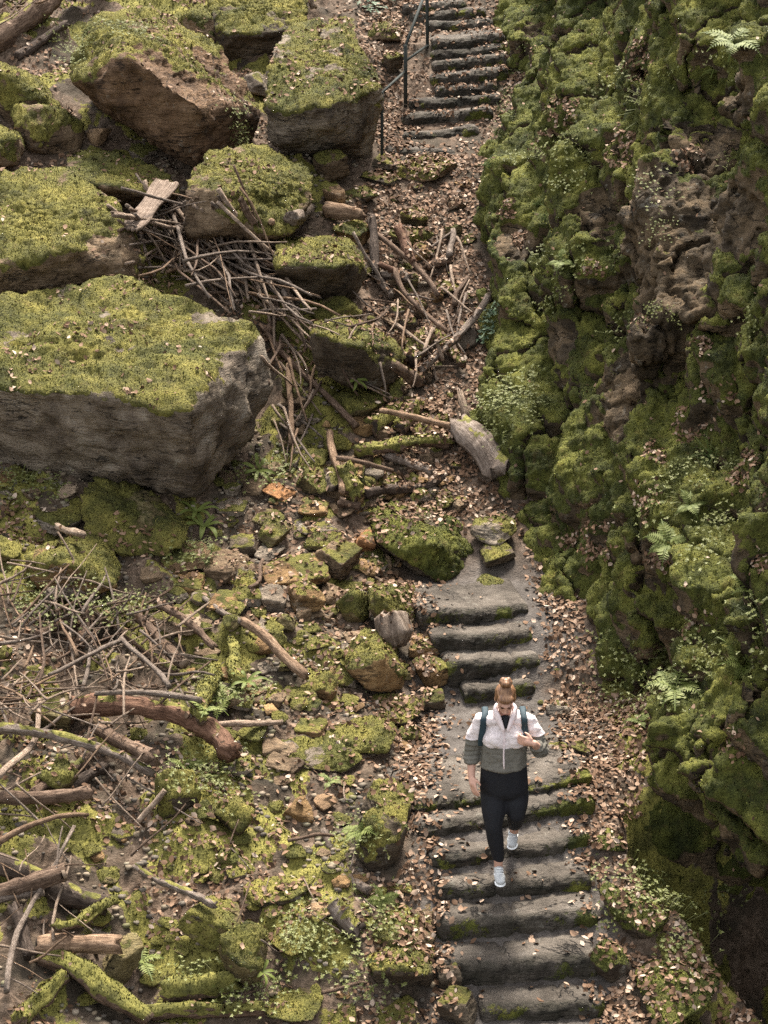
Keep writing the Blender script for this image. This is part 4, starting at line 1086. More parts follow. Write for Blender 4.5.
 ("stick", "short brown stick standing near the largest ochre block", 249, 594, 263, 566, 2.5, 2, 'brown', 0, .05, None, .08, None),
 ("log", "broken pale wood piece on the ochre rock at the left", 58, 541, 84, 550, 4, 5, 'pale', 0, .12, None, .03, None),
 ("log", "grey rotten log end in the brush at the left", 48, 606, 86, 604, 9, 9, 'grey', 0, .06, None, .04, None),
 ("stick", "tan stick lying between rounded stones near the lower mossy blocks", 288, 846, 334, 842, 2.2, 2, 'brown', 0, .04, None, .06, None),
 ("stick", "low brown stick in the leaves at the lower edge", 322, 1000, 366, 990, 2.6, 2.2, 'brown', 0, .05, None, .05, None),
]
lastV = None
for k, (nm, lab, x0, y0, x1, y1, r0, r1, ti, mo, lift, cut, bend, mid) in enumerate(LOGS):
    a, b = Hit.px(x0, y0), Hit.px(x1, y1)
    m = mpp_at((a + b) / 2)
    up = np.array([0, 0, lift + .5 * (r0 + r1) / 2 * m])
    # rest on what lies between the ends too
    a, b = a + up, b + up
    md = None
    if mid: md = (a + b) / 2 + np.array([mid[0] * m, 0, -mid[1] * m])
    big = max(r0, r1) > 4.5
    kr = .84 if mo < .5 else .95
    o, P, R, V, F = wood(nm, lab, nm if nm != 'limb' else 'branch', a, b, r0 * m * kr, r1 * m * kr, ti, 900 + k, bend, mo, None, 14 if big else 7, 26 if big else 10, (.26 if mo > .5 else .17) if big else .10, md)
    if cut: cut_end(o, P, R, 0 if cut[0] == 0 else 1, cut[1] == 'd')
    if big: Hit.add(V, F)
    if lab.startswith("grey branch leaning up"):
        pass

# the big grey log with its broken side limb
a, b = Hit.px(462, 440), Hit.px(497, 482); m = mpp_at(a)
a = a + [0, 0, .12]; b = b + [0, 0, .09]
o, P, R, V, F = wood("log", "fat grey fallen log with an upright broken limb at the edge of the leafy path", "log", a, b, 11 * m, 17 * m, 'grey', 991, .05, .08, None, 20, 30, .20, (a + b) / 2 + [-.05, 0, .06])
c = np.array(o.location)
top = at(460, 392, a[1] + .25)
V2, F2, E2 = tube([a + [.05, 0, .02], (a + top) / 2 + [.03, 0, .02], top], [5.5 * m, 4 * m, 2.6 * m], 9, 5, .1)
me = mesh_np("broken_limb", V2 - c, [F2, E2]); smooth(me); attr(me, "moss", np.zeros(len(V2))); bark_attr(me, LASTB[0])
l_ = link("broken_limb", me, M_BARK, o); l_.color = (1.2, 1.1, .95, 1)

# weathered stump wedged on the blocks beside the middle steps
g = Hit.px(396, 648); m = mpp_at(g)
base = g + np.array([0, .05, .0]); tp = at(388, 616, base[1] + .12)
t = np.linspace(0, 1, 14)
P = base + (tp - base) * t[:, None]
R = (np.interp(t, [0, .3, .7, 1], [.09, .15, .145, .13]))
V, F, E = tube(P, R, 28, 77, .22, .22)
me = mesh_np("stump", V - base, [F, E]); smooth(me); attr(me, "moss", np.zeros(len(V))); bark_attr(me, LASTB[0])
st = tag(link("stump", me, M_BARK, loc=base), "weathered silvery stump wedged upright between mossy pyramid block and middle steps", "stump"); st.color = (1.0, .95, .88, 1)
Hit.add(V, np.concatenate([F[:, [0, 1, 2]], F[:, [0, 2, 3]], E]))

# a broken plank thrown on the heap
a, b = Hit.px(131, 244) + [0, 0, .14], Hit.px(168, 198) + [0, 0, .16]
bm = bmesh.new(); bmesh.ops.create_grid(bm, x_segments=26, y_segments=8, size=.5)
pv = np.array([v.co for v in bm.verts]); bm.free()
d = b - a; L = np.linalg.norm(d); d /= L; s_ = np.cross(d, [0, -.45, .9]); s_ /= np.linalg.norm(s_); n_ = np.cross(s_, d)
def plank_pt(q, top):
    u, w = q[:, 0] + .5, q[:, 1]
    wd = (.20 + .05 * u + .03 * np.sin(u * 9)) * (1 - .35 * np.exp(-((u - 0) / .08) ** 2))
    e = .05 * perlin(np.stack([w * 9, w * 0, w * 0 + 3], 1), 1) * (np.abs(u - .5) > .42)
    h = .010 * fbm(np.stack([u * 3, w * 22, u * 0], 1), 3, 4) + .05 * (u - .5) ** 2
    return a + d * ((u + e) * L)[:, None] + s_ * (w * wd)[:, None] + n_ * (h + (.018 if top else -.018))[:, None]
gi = (np.arange(8)[:, None] * 27 + np.arange(26)[None]).ravel(); Fq = np.stack([gi, gi + 1, gi + 28, gi + 27], 1)
V = np.concatenate([plank_pt(pv, 1), plank_pt(pv, 0)]); k = 27 * 9
rim = list(range(0, 27)) + [27 * j + 26 for j in range(1, 9)] + [27 * 8 + i for i in range(25, -1, -1)] + [27 * j for j in range(7, 0, -1)]
rim = np.array(rim); r2 = np.roll(rim, -1)
me = mesh_np("plank", V - a, np.concatenate([Fq, Fq[:, ::-1] + k, np.stack([rim, rim + k, r2 + k, r2], 1)])); attr(me, "moss", np.zeros(len(V))); bark_attr(me, np.tile(np.stack([pv[:, 1] * 8, pv[:, 1] * 0, pv[:, 0] * .8], 1), (2, 1)))
o = tag(link("plank", me, M_BARK, loc=a), "broad weathered pale plank with broken ends lying on top of the stick heap", "plank"); o.color = (1.35, 1.25, 1.15, 1)

# twigs of the heaps
def twig(x, y, ang, Lp, rp, lift, lab, grp, tint, seed, bend=.04, name="twig"):
    dx, dy = cos(ang) * Lp / 2, sin(ang) * Lp / 2
    a, b = Hit.px(x - dx, y - dy), Hit.px(x + dx, y + dy)
    c = Hit.px(x, y)
    if np.linalg.norm(a - b) > 3 * Lp * mpp_at(c) + .3:
        d = (b - a) / np.linalg.norm(b - a); a = c - d * Lp * mpp_at(c) * .5; b = c + d * Lp * mpp_at(c) * .5
    m = mpp_at(c); zz = np.array([0, 0, 1.])
    wood('dry_stick' if 'heap' in grp else name, lab, "stick", a + zz * (lift[0] + rp * m), b + zz * (lift[1] + rp * m), rp * m, rp * m * .55, tint, seed, bend, 0, grp, 5, 6, .05)
tr = random.Random(21)
def poly_in(x, y, P):
    c = False; n = len(P)
    for i in range(n):
        (x1, y1), (x2, y2) = P[i], P[i - 1]
        if (y1 > y) != (y2 > y) and x < (x2 - x1) * (y - y1) / (y2 - y1) + x1: c = not c
    return c
HEAPS = [
 ([(135, 224), (180, 226), (258, 252), (262, 292), (190, 290), (138, 264)], 75, (25, 38), (24, 70), (.7, 2.0), .30,
  "grey dry stick in the tangled heap between the mossy boulders", "sticks of the heap between the boulders"),
  # outline, count, angle mean/spread (deg), length, radius, lift, label, group
 ([(132, 226), (175, 224), (258, 250), (300, 318), (310, 345), (288, 350), (262, 318), (205, 296), (140, 262)], 165, (40, 26), (30, 95), (.8, 2.5), .42,
  "grey dry stick in the tangled heap between the mossy boulders", "sticks of the heap between the boulders"),
 ([(270, 340), (300, 340), (312, 400), (300, 470), (276, 470), (280, 400)], 20, (75, 25), (30, 75), (1, 2.2), .16,
  "dry stick trailing down from the heap beside the huge boulder", "sticks trailing below the heap"),
 ([(0, 585), (60, 575), (130, 600), (200, 640), (205, 720), (140, 730), (0, 735)], 150, (-35, 55), (22, 90), (.7, 2.0), .22,
  "thin grey twig in the tangled brush at the left edge", "twigs of the brush pile"),
 ([(0, 735), (160, 760), (170, 840), (120, 900), (60, 1010), (0, 1010)], 34, (-40, 60), (26, 90), (.7, 2.0), .2,
  "thin dry twig among the logs of the lower left", "twigs among the lower left logs"),
 ([(365, 260), (470, 250), (460, 400), (400, 420), (330, 380)], 40, (50, 40), (20, 55), (.8, 2.0), .12,
  "thin stick in the debris jam of the leafy gully", "sticks of the debris jam"),
 ([(0, -5), (60, -5), (40, 22), (0, 30)], 10, (-35, 25), (25, 60), (.8, 1.8), .12, "pale twig behind the thick brown log in the top corner", "twigs in the top left corner"),
 ([(200, 760), (370, 800), (380, 1010), (240, 1010)], 14, (20, 70), (16, 40), (.8, 1.5), .05, "small stick lying in the leaves of the lower slope", "sticks on the lower slope"),
]
sd = 2000
for Pg, n, (am_, asp), (l0, l1), (r0, r1), lift, lab, grp in HEAPS:
    xs_, ys_ = [p[0] for p in Pg], [p[1] for p in Pg]
    k = 0
    while k < n:
        x, y = tr.uniform(min(xs_), max(xs_)), tr.uniform(min(ys_), max(ys_))
        if not poly_in(x, y, Pg): continue
        f = k / n
        twig(x, y, radians(tr.gauss(am_, asp)), tr.uniform(l0, l1), tr.uniform(r0, r1) * (1.2 if tr.random() < .15 else .9), (f * lift + tr.uniform(0, .06), f * lift * tr.uniform(.5, 1) + tr.uniform(0, .06)),
             lab, grp, tr.choice(['grey', 'grey', 'pale', 'pale', 'pale', 'tan', 'brown']), sd); sd += 1; k += 1

# ------------------------------------------------------------------ railing beside the upper stairs
def rod(p, q, r, sides=10):
    V, F, E = tube([p, (np.array(p) + np.array(q)) / 2, q], [r] * 3, sides, 1, 0)
    return V, [F, E]
YA = Hit.px(405, 106)[1]
def post_pt(x, y, Y): return at(x, y, Y)
YB = Hit.px(382, 154)[1]; YC = Hit.px(427, 46)[1]
rail_o = bpy.data.objects.new("handrail", None); COL.objects.link(rail_o); base = at(405.5, 106, YA); rail_o.location = base
tag(rail_o, "dark metal handrail with three posts along the left of the upper stairs", "handrail")
def rpart(name, p, q, r):
    V, F = rod(p, q, r); me = mesh_np(name, V - base, F); smooth(me); link(name, me, M_METAL, rail_o)
rpart("post", at(405.5, 108, YA), at(405.5, 45, YA), .024)
rpart("post", at(382, 157, YB), at(382, 92, YB), .019)
rpart("post", at(427.5, 50, YC), at(427, -14, YC), .021)
rpart("rail", at(405.5, 46, YA), at(427, -12, YC), .019)
rpart("rail", at(405.5, 71, YA), at(381, 93.5, YB), .016)
rpart("rail", at(407, 60, YA), at(428, 45, YC), .016)

# ------------------------------------------------------------------ plants
def leaf_quads(p, d, n, L, w):
    """a folded leaf: 6 verts, 4 faces"""
    d = d / np.linalg.norm(d); s = np.cross(d, n); s /= np.linalg.norm(s) + 1e-9; n = np.cross(s, d)
    v = [p, p + d * L * .4 + s * w * .5 + n * w * .15, p + d * L * .4 - s * w * .5 + n * w * .15, p + d * L * .45, p + d * L]
    return v, [(0, 1, 3), (0, 3, 2), (1, 4, 3), (3, 4, 2)]
def frond_mesh(L, arch, rng, pin=11):
    V, F = [], []
    t = np.linspace(0, 1, pin + 2)
    pts = np.stack([0 * t, L * t * (1 - .25 * arch * t), L * arch * (t - t * t * 1.15)], 1)
    for i in range(1, pin + 2):
        w = L * .32 * (sin(pi * min(1, t[i] * .9 + .12)) ** .8) * (1 - .55 * t[i])
        tg = pts[i] - pts[i - 1]
        for s in (-1, 1):
            d = np.array([s * 1.0, .45, -.12 + rng.normal() * .08]); k = len(V)
            v, f = leaf_quads(pts[i] - tg * .5, d, np.array([0, 0, 1.]), w, w * .36); V += v; F += [tuple(a + k for a in q) for q in f]
    k = len(V)                                    # the stalk
    for i in range(len(pts)):
        V += [pts[i] + [-.004, 0, 0], pts[i] + [.004, 0, 0]]
    for i in range(len(pts) - 1):
        F += [(k + 2 * i, k + 2 * i + 1, k + 2 * i + 3), (k + 2 * i, k + 2 * i + 3, k + 2 * i + 2)]
    return np.array(V), np.array(F)
def copy_tree(o):
    c = o.copy(); COL.objects.link(c)
    for ch in list(o.children):
        d = ch.copy(); COL.objects.link(d); d.parent = c
    return c
def make_fern(seed, nf, L):
    rng = np.random.default_rng(seed)
    o = bpy.data.objects.new("fern", None); COL.objects.link(o)
    for k in range(nf):
        V, F = frond_mesh(L * rng.uniform(.7, 1.1), rng.uniform(.35, .75), rng)
        f = link("frond", mesh_np("frond", V, F), M_FERN, o); f.rotation_euler = (rng.uniform(-.1, .35), 0, 2 * pi * (k + rng.uniform(-.3, .3)) / nf)
    return o
def make_strap(seed, nf, L):
    rng = np.random.default_rng(seed)
    o = bpy.data.objects.new("strap_fern", None); COL.objects.link(o)
    for k in range(nf):
        t = np.linspace(0, 1, 9); l = L * rng.uniform(.7, 1.1); ar = rng.uniform(.6, 1.0)
        pts = np.stack([0 * t, l * t * (1 - .3 * t), l * ar * (t - t * t * .9)], 1); w = .022 * np.sin(pi * np.clip(t * .93 + .07, 0, 1)) ** .6
        V = np.concatenate([pts + np.stack([-w, 0 * w, w * .3], 1), pts, pts + np.stack([w, 0 * w, w * .3], 1)])
        i = np.arange(8); F = np.concatenate([np.stack([i, i + 9, i + 10, i + 1], 1), np.stack([i + 9, i + 18, i + 19, i + 10], 1)])
        f = link("frond", mesh_np("frond", V, F), M_FERN, o); f.rotation_euler = (0, 0, 2 * pi * (k + rng.uniform(-.3, .3)) / nf)
    return o
def herb_mesh(seed, n, spread, ls):
    rng = np.random.default_rng(seed); V, F = [], []
    for _ in range(n):
        c = np.array([*(rng.normal(size=2) * spread * .5), rng.uniform(.02, .09)])
        k0 = rng.uniform(0, 6.28); nl = rng.integers(3, 6)
        for j in range(nl):
            a = k0 + 2 * pi * j / nl; d = np.array([cos(a), sin(a), rng.uniform(-.1, .45)]); k = len(V)
            v, f = leaf_quads(c, d, np.array([0, 0, 1.]), ls * rng.uniform(.6, 1.2), ls * .55); V += v; F += [tuple(q + k for q in e) for e in f]
        k = len(V); V += [c + [-.002, 0, 0], c + [.002, 0, 0], np.array([c[0] * .6, c[1] * .6, -.05])]; F += [(k, k + 1, k + 2)]
    return np.array(V), np.array(F)
def grass_mesh(seed, n, L):
    rng = np.random.default_rng(seed); V, F = [], []
    for _ in range(n):
        a = rng.uniform(0, 6.28); d = np.array([cos(a), sin(a), 0]); l = L * rng.uniform(.5, 1.1); s = np.array([-d[1], d[0], 0]) * .004
        b = np.array([*(rng.normal(size=2) * .03), -.02]); lean = rng.uniform(.25, .8); k = len(V)
        for t in (0, .4, .75): 
            p = b + d * l * lean * t * t + np.array([0, 0, l * (t - .45 * lean * t * t)]); V += [p - s * (1 - t), p + s * (1 - t)]
        V.append(b + d * l * lean + np.array([0, 0, l * (1 - .6 * lean)])); F += [(k, k + 1, k + 3), (k, k + 3, k + 2), (k + 2, k + 3, k + 5), (k + 2, k + 5, k + 4), (k + 4, k + 5, k + 6)]
    return np.array(V), np.array(F)

fern_p = [make_fern(1, 7, .30), make_fern(2, 5, .24)]
strap_p = make_strap(3, 7, .34)
_used = {}
def place(proto, x, y, label, cat, s=1.0, group=None, tilt=True, seed=0):
    r = Hit.cast((0, 0, ZC), ray(x, y))
    if r is None: return
    p, n = np.array(r[0]), np.array(r[1])
    if n[1] > .2: n = -n
    o = copy_tree(proto) if _used.get(proto.name) else proto
    _used[proto.name] = 1
    o.location = p
    nn = Vector(n * .6 + np.array([0, 0, .7])).normalized()
    q = nn.to_track_quat('Z', 'Y')
    o.rotation_euler = (q @ Matrix.Rotation(random.uniform(0, 6.28), 3, 'Z').to_quaternion()).to_euler()
    o.scale = (s, s, s)
    for k in ("group",):
        if k in o.keys(): del o[k]
    tag(o, label, cat, group); return o
FERNS = [(0, 675, 690, 1.25, "pale fern arching over the near cliff buttress"), (1, 648, 668, 1.0, "small fern left of the pale arching one on the near buttress"),
         (0, 742, 665, 1.1, "fern at the right edge of the near cliff buttress"), (1, 640, 722, .8, "little fern low on the near buttress, close to the lip"),
         (0, 668, 545, 1.0, "fern in the deep hollow where the two buttresses meet"), (1, 714, 72, 1.1, "fern overhanging at the upper right of the cliff"),
         (0, 735, 45, 1.3, "long fern hanging at the top right corner of the cliff"), (1, 690, 505, .9, "small fern on a ledge below the grass tuft"),
         (1, 562, 262, .9, "little fern on the dark ledge in the middle of the cliff"), (0, 141, 962, 1.0, "bluish fern beside the pointed olive stone"),
         (1, 186, 768, 1.0, "pale green fern below the thick red-brown log"), (0, 226, 700, 1.1, "large pale fern under the brush pile by the bleached limb"),
         (1, 205, 712, 1.0, "pale fern left of the large one by the bleached limb"), (1, 382, 900, .8, "fern growing between two lower mossy blocks"),
         (1, 330, 782, .7, "small fern in the leaves below the grey-green boulder"), (0, 362, 832, .8, "fern leaning on the dark sided mossy boulder left of the legs"),
         (1, 748, 590, 1.0, "fern at the right edge halfway up the cliff")]
for k, x, y, s, lab in FERNS: place(fern_p[k], x, y, lab, "fern", s)
for x, y, s, lab in [(203, 528, 1.2, "strap-leaved fern with glossy tongues below the huge boulder's corner"), (196, 512, .9, "smaller strap-leaved fern just behind the glossy one"),
                     (262, 972, .6, "dark strap-leaved fern near the mossy mounds at the lower edge"), (258, 470, .8, "strap-leaved plant in the shade right of the huge boulder"),
                     (246, 682, .7, "strap-leaved plant beside the mossy stump-like log"), (356, 380, .7, "strap-leaved plant below the dark sloping mossy boulder")]:
    place(strap_p, x, y, lab, "fern", s)
def plants(name, lab, cat, grp, protos, spots, mat):
    P = []
    for k, x, y, s in spots:
        if k not in P_:
            V, F = protos[k]; me = mesh_np(name, V, F); me.materials.append(mat); P_[k] = me
        o = bpy.data.objects.new(name, P_[k]); COL.objects.link(o)
        o0 = o
        r = Hit.cast((0, 0, ZC), ray(x, y))
        p, n = np.array(r[0]), np.array(r[1])
        if n[1] > .2: n = -n
        q = Vector(n * .7 + np.array([0, 0, .5])).normalized().to_track_quat('Z', 'Y')
        o.location = p; o.rotation_euler = (q @ Matrix.Rotation(random.uniform(0, 6.28), 3, 'Z').to_quaternion()).to_euler(); o.scale = (s, s, s)
        tag(o, lab, cat, grp)
hp = {k: herb_mesh(40 + k, n, sp, ls) for k, (n, sp, ls) in enumerate([(40, .24, .022), (26, .16, .019), (52, .32, .020)])}
pr_ = random.Random(9)
def around(x, y, rx, ry, n, s0=.7, s1=1.2): return [(pr_.choice([0, 1, 2]), pr_.gauss(x, rx), pr_.gauss(y, ry), pr_.uniform(s0, s1)) for _ in range(n)]
P_ = {}
sets = [("herb_plant", "pale woodland herb growing on the moss cap of the tall brown slab", "herb", "herbs on the slab's moss cap", around(105, 35, 22, 14, 7)),
        ("herb_plant", "pale leafy herb in front of the tall brown slab's lower right", "herb", "herbs under the tall slab", around(232, 132, 10, 10, 4)),
        ("herb_plant", "tiny pale herb on the upper stairs' side of the cliff", "herb", "herbs at the cliff edge by the upper stairs", [(1, x, y, .9) for x, y in ((520, 75), (512, 100), (508, 120), (502, 140), (530, 45), (515, 160))]),
        ("herb_plant", "whitish leafy herb on the cliff beside the leafy path", "herb", "herbs low on the cliff by the leafy path", around(508, 405, 12, 14, 9, .8, 1.2)),
        ("herb_plant", "leafy herb scattered on the mossy upper cliff", "herb", "herbs of the upper cliff", [(pr_.choice([0, 1, 2]), pr_.uniform(540, 760), pr_.uniform(5, 330), pr_.uniform(.6, 1.1)) for _ in range(26)]),
        ("herb_plant", "pale leafy herb on the near cliff buttress", "herb", "herbs of the near buttress", around(640, 690, 22, 26, 10) + around(700, 520, 40, 50, 12) + around(720, 660, 30, 30, 8)),
        ("herb_plant", "pale carpet herb growing through the brush pile", "herb", "herbs in the brush pile", around(90, 615, 35, 12, 14) + around(40, 590, 20, 12, 6)),
        ("herb_plant", "pale feathery herb beside the bleached limb", "herb", "herbs by the bleached limb", around(232, 696, 16, 8, 7)),
        ("herb_plant", "clover-like herb in the leaves left of the lower mossy blocks", "herb", "herbs of the lower slope", around(298, 940, 10, 8, 5) + around(385, 920, 8, 8, 3) + around(205, 770, 16, 10, 5) + around(270, 985, 25, 12, 6) + around(350, 975, 14, 10, 4) + around(360, 835, 14, 10, 4)),
        ("herb_plant", "green herb in the shade right of the huge boulder", "herb", "herbs beside the huge boulder", around(262, 468, 10, 8, 5) + around(205, 545, 12, 10, 4) + around(30, 485, 22, 8, 6)),
        ("herb_plant", "small herb in the mossy right margin of the steps", "herb", "herbs right of the steps", around(655, 930, 18, 28, 8) + around(640, 880, 8, 8, 3))]
for nm, lab, cat, grp, spots in sets: plants(nm, lab, cat, grp, hp, spots, M_HERB)
P_ = {}
iv = {0: herb_mesh(60, 14, .20, .055), 1: herb_mesh(61, 9, .14, .05), 2: herb_mesh(62, 16, .16, .05)}
plants("ivy", "glossy blue-green leafy shoot hanging at the cliff foot by the leaning branch", "ivy", "glossy shoots at the cliff foot", iv, [(pr_.choice([0, 1]), x, y, .7) for x, y in ((485, 325), (492, 316), (500, 308), (484, 340), (490, 332))], M_IVY)
plants("ivy", "glossy dark leafy plant at the top edge left of the upper stairs", "plant", "glossy plants at the top edge", iv, [(0, 368, 8, 1.1), (2, 385, 2, 1.0)], M_IVY)
P_ = {}
gm = {k: grass_mesh(80 + k, 34, .34) for k in range(2)}
plants("grass_tuft", "tuft of drooping grass on the cliff ledge near the right edge", "grass", None, gm, [(0, 712, 458, 1.0)], M_GRASS)
plants("grass_tuft", "small tuft of grass by the strap-leaved fern in the rubble's shade", "grass", None, gm, [(1, 208, 565, .6)], M_GRASS)
plants("grass_tuft", "fine grass tuft on the cliff beside the upper stairs", "grass", "grass tufts by the upper stairs", gm, [(k % 2, x, y, .55) for k, (x, y) in enumerate(((500, 115), (496, 135), (490, 165), (505, 95), (545, 220), (538, 205)))], M_GRASS)

# ------------------------------------------------------------------ fallen leaves: too many to count
def leaves(name, label, pts, nrm, seed, s0=.022, s1=.068, parent=None):
    r = np.random.default_rng(seed); n = len(pts)
    nn = nrm + r.normal(size=(n, 3)) * .42; nn /= np.linalg.norm(nn, axis=1)[:, None]
    nn[nn[:, 2] < .05, 2] = .05
    d = np.cross(nn, r.normal(size=(n, 3))); d /= np.linalg.norm(d, axis=1)[:, None]; s = np.cross(nn, d)
    L = r.uniform(s0, s1, n)[:, None]; w = L * r.uniform(.24, .38, n)[:, None]; cv = L * r.uniform(-.15, .35, n)[:, None]
    fd = w * r.uniform(-.3, .6, n)[:, None]
    p = pts + nn * r.uniform(.002, .030, n)[:, None]
    V = np.stack([p - d * L * .5 + nn * cv * .4, p - d * L * .12 + s * w + nn * fd, p - d * L * .12 - s * w + nn * fd, p - d * L * .05,
                  p + d * L * .25 + s * w * .8 + nn * fd, p + d * L * .25 - s * w * .8 + nn * fd, p + d * L * .25 + nn * cv * .1, p + d * L * .55 + nn * cv * .6], 1).reshape(-1, 3)
    k = (np.arange(n) * 8)[:, None]
    T = np.array([(0, 1, 3), (0, 3, 2), (4, 7, 6), (6, 7, 5)]); Q = np.array([(1, 4, 6, 3), (3, 6, 5, 2)])
    me = mesh_np(name, V, [(k[:, :, None] + T[None]).reshape(-1, 3), (k[:, :, None] + Q[None]).reshape(-1, 4)])
    return tag(link(name, me, M_LEAF), label, kind="stuff")
lr = np.random.default_rng(77)
N = 380000
cx = lr.uniform(-5.4, 3.4, N); cy = lr.uniform(13.2, 31, N)
d = cx - xpath(cy); Pn = np.stack([cx, cy, 0 * cx], 1)
cl1 = fbm(Pn / .9, 4, 91); cl2 = fbm(Pn / .3, 3, 93)
left_e = np.exp(-((d + .78) / .28) ** 2); right_e = sstep(.38, .72, d)
onst = (np.abs(d) < .6) & ((cy < 17.0) | ((cy > 18.3) & (cy < 19.8)) | (cy > 26))
den = np.zeros(N)
den = .42 * sstep(-.15, .35, cl1 + .5 * cl2) * (d < -.5) + .85 * left_e * sstep(-.5, .1, cl2 + .2)
den = np.maximum(den, 1.0 * right_e * sstep(-.55, 0, cl1 + .3))
den = np.maximum(den, .95 * (np.abs(d) < .9) * sstep(20.5, 21.2, cy) * (cy < 26.1) * sstep(-.6, .0, cl2 + .3))
den = np.maximum(den, np.where(onst, .012 + .30 * sstep(.22, .6, cl2), 0) * .45)
den = np.maximum(den, (np.abs(d) < .8) * (cy > 26) * .45 * sstep(-.2, .4, cl2 + .15))
den = np.maximum(den, (np.abs(d) < .9) * (cy > 16.9) * (cy < 18.5) * (.03 + .5 * sstep(.05, .45, cl1 + .5 * cl2)))
den = np.maximum(den, sstep(-1.6, -.7, d) * (d < -.6) * (cy > 24.5) * .8)
keep = lr.random(N) < den * .62
cx, cy = cx[keep], cy[keep]
lp, ln = [], []
for x, y in zip(cx, cy):
    r = Hit.down(x, y)
    if r is None: continue
    n = r[1] if r[1].z > 0 else -r[1]
    if n.z < .45 or r[0].z > 7.6: continue
    rc = Hit.cast((x, y, 14), (0, 0, -1), [CI])
    if rc is not None and rc[3] < r[3] + 1e-4: continue
    rg = Hit.cast((x, y, 14), (0, 0, -1), [0])
    if rg is not None and r[3] < rg[3] - .025 and abs(x - xpath(y)) > .72 and lr.random() < .48: continue
    if r[0].z > T0(x, y) + .22 and lr.random() < .72 and fbm(np.array([[x / .35, y / .35, 3.]]), 2, 5)[0] < .15: continue
    lp.append(r[0]); ln.append(n)
leaves("leaf_litter", "pinkish brown dead beech leaves strewn over the slope, path and boulders", np.array(lp), np.array(ln), 5)
# leaves caught on the cliff's ledges
r = np.random.default_rng(12)
n1 = vnormals(CV, CF)
pat = np.zeros(len(CV))
for x, y, rp in ((640, 60, 30), (690, 160, 18), (640, 320, 14), (720, 400, 30), (690, 425, 22), (640, 500, 26), (600, 540, 34), (690, 610, 26), (560, 110, 24), (620, 150, 28), (740, 745, 22),
                 (590, 275, 18), (545, 135, 22), (745, 470, 26), (660, 560, 20), (575, 545, 18), (520, 240, 12), (655, 455, 16), (760, 560, 16), (700, 350, 16), (640, 700, 12), (505, 210, 14), (530, 60, 14)):
    c = cpx(x, y)
    if c is not None:
        rr = rp * .9 * (np.linalg.norm(c - [0, 0, ZC]) / FPX); pat = np.maximum(pat, 1 - sstep(.5, 1.2, np.linalg.norm((CV - c) * [1, .6, 1], axis=1) / rr))
wv_ = sstep(.15, .55, n1[:, 2]) * (pat ** 1.5 + .006 * (n1[:, 2] > .4)) * seen
q4 = CF; ar = np.linalg.norm(np.cross(CV[q4[:, 1]] - CV[q4[:, 0]], CV[q4[:, 3]] - CV[q4[:, 0]]), axis=1) * wv_[q4].mean(1)
pk = r.choice(len(q4), 3600, p=ar / ar.sum())
leaves("cliff_leaves", "dead leaves caught on the ledges of the mossy cliff", CV[q4[pk]].mean(1) + r.normal(size=(3600, 3)) * .008, n1[q4[pk, 0]], 6, .028, .055)
# moss and small green shoots on the ground itself
gn = np.clip(moss_g * 1.5 - .5, 0, 1)
gp, _ = proj(GV); gn = gn * ((gp[:, 0] > -60) & (gp[:, 0] < 830) & (gp[:, 1] > -60) & (gp[:, 1] < 1100))
bv, bf = blades(GV, GF, gn, 3000, .020, cap=90000, seed=9)
tag(link("ground_moss", tuft_mesh("ground_moss", bv, bf), M_BLADE_SUN), "tufts of moss covering patches of the forest floor", kind="stuff")

# chips and pebbles of broken stone, uncountable
def chips(n, seed):
    r = np.random.default_rng(seed); dirs, F = ico(1)
    x = r.uniform(-4.6, .75, n * 3); y = r.uniform(14, 26, n * 3)
    dd = x - xpath(y); k = (dd < -.62) & (fbm(np.stack([x, y, x * 0], 1) / .7, 3, 55) > -.05); x, y = x[k][:n], y[k][:n]
    Vs, Fs, c = [], [], 0
    for a, b in zip(x, y):
        h = Hit.cast((a, b, 14), (0, 0, -1), [0])
        if h is None: continue
        s = r.uniform(.010, .034) * np.array([1, r.uniform(.6, 1), r.uniform(.35, .7)])
        v = np.sign(dirs) * np.abs(dirs) ** .6 * s * r.uniform(.75, 1.2, (len(dirs), 1)) @ np.array(Matrix.Rotation(r.uniform(0, 6.28), 3, 'Z')).T
        Vs.append(v + np.array(h[0]) + [0, 0, s[2] * .3]); Fs.append(F + c); c += len(dirs)
    return np.concatenate(Vs), np.concatenate(Fs)
s = NT("stone_chips"); geo = s.n("NewGeometry")
M_CHIP = s.done(s.ramp(geo.outputs["Random Per Island"], [(0, (.05, .042, .034)), (.35, (.115, .095, .072)), (.65, (.18, .135, .085)), (.88, (.20, .165, .125)), (1, (.10, .095, .04))]), .85, None, .15)
V, F = chips(5200, 8)
tag(link("scree", mesh_np("scree", V, F), M_CHIP), "small chips and pebbles of broken stone strewn over the slope", kind="stuff")

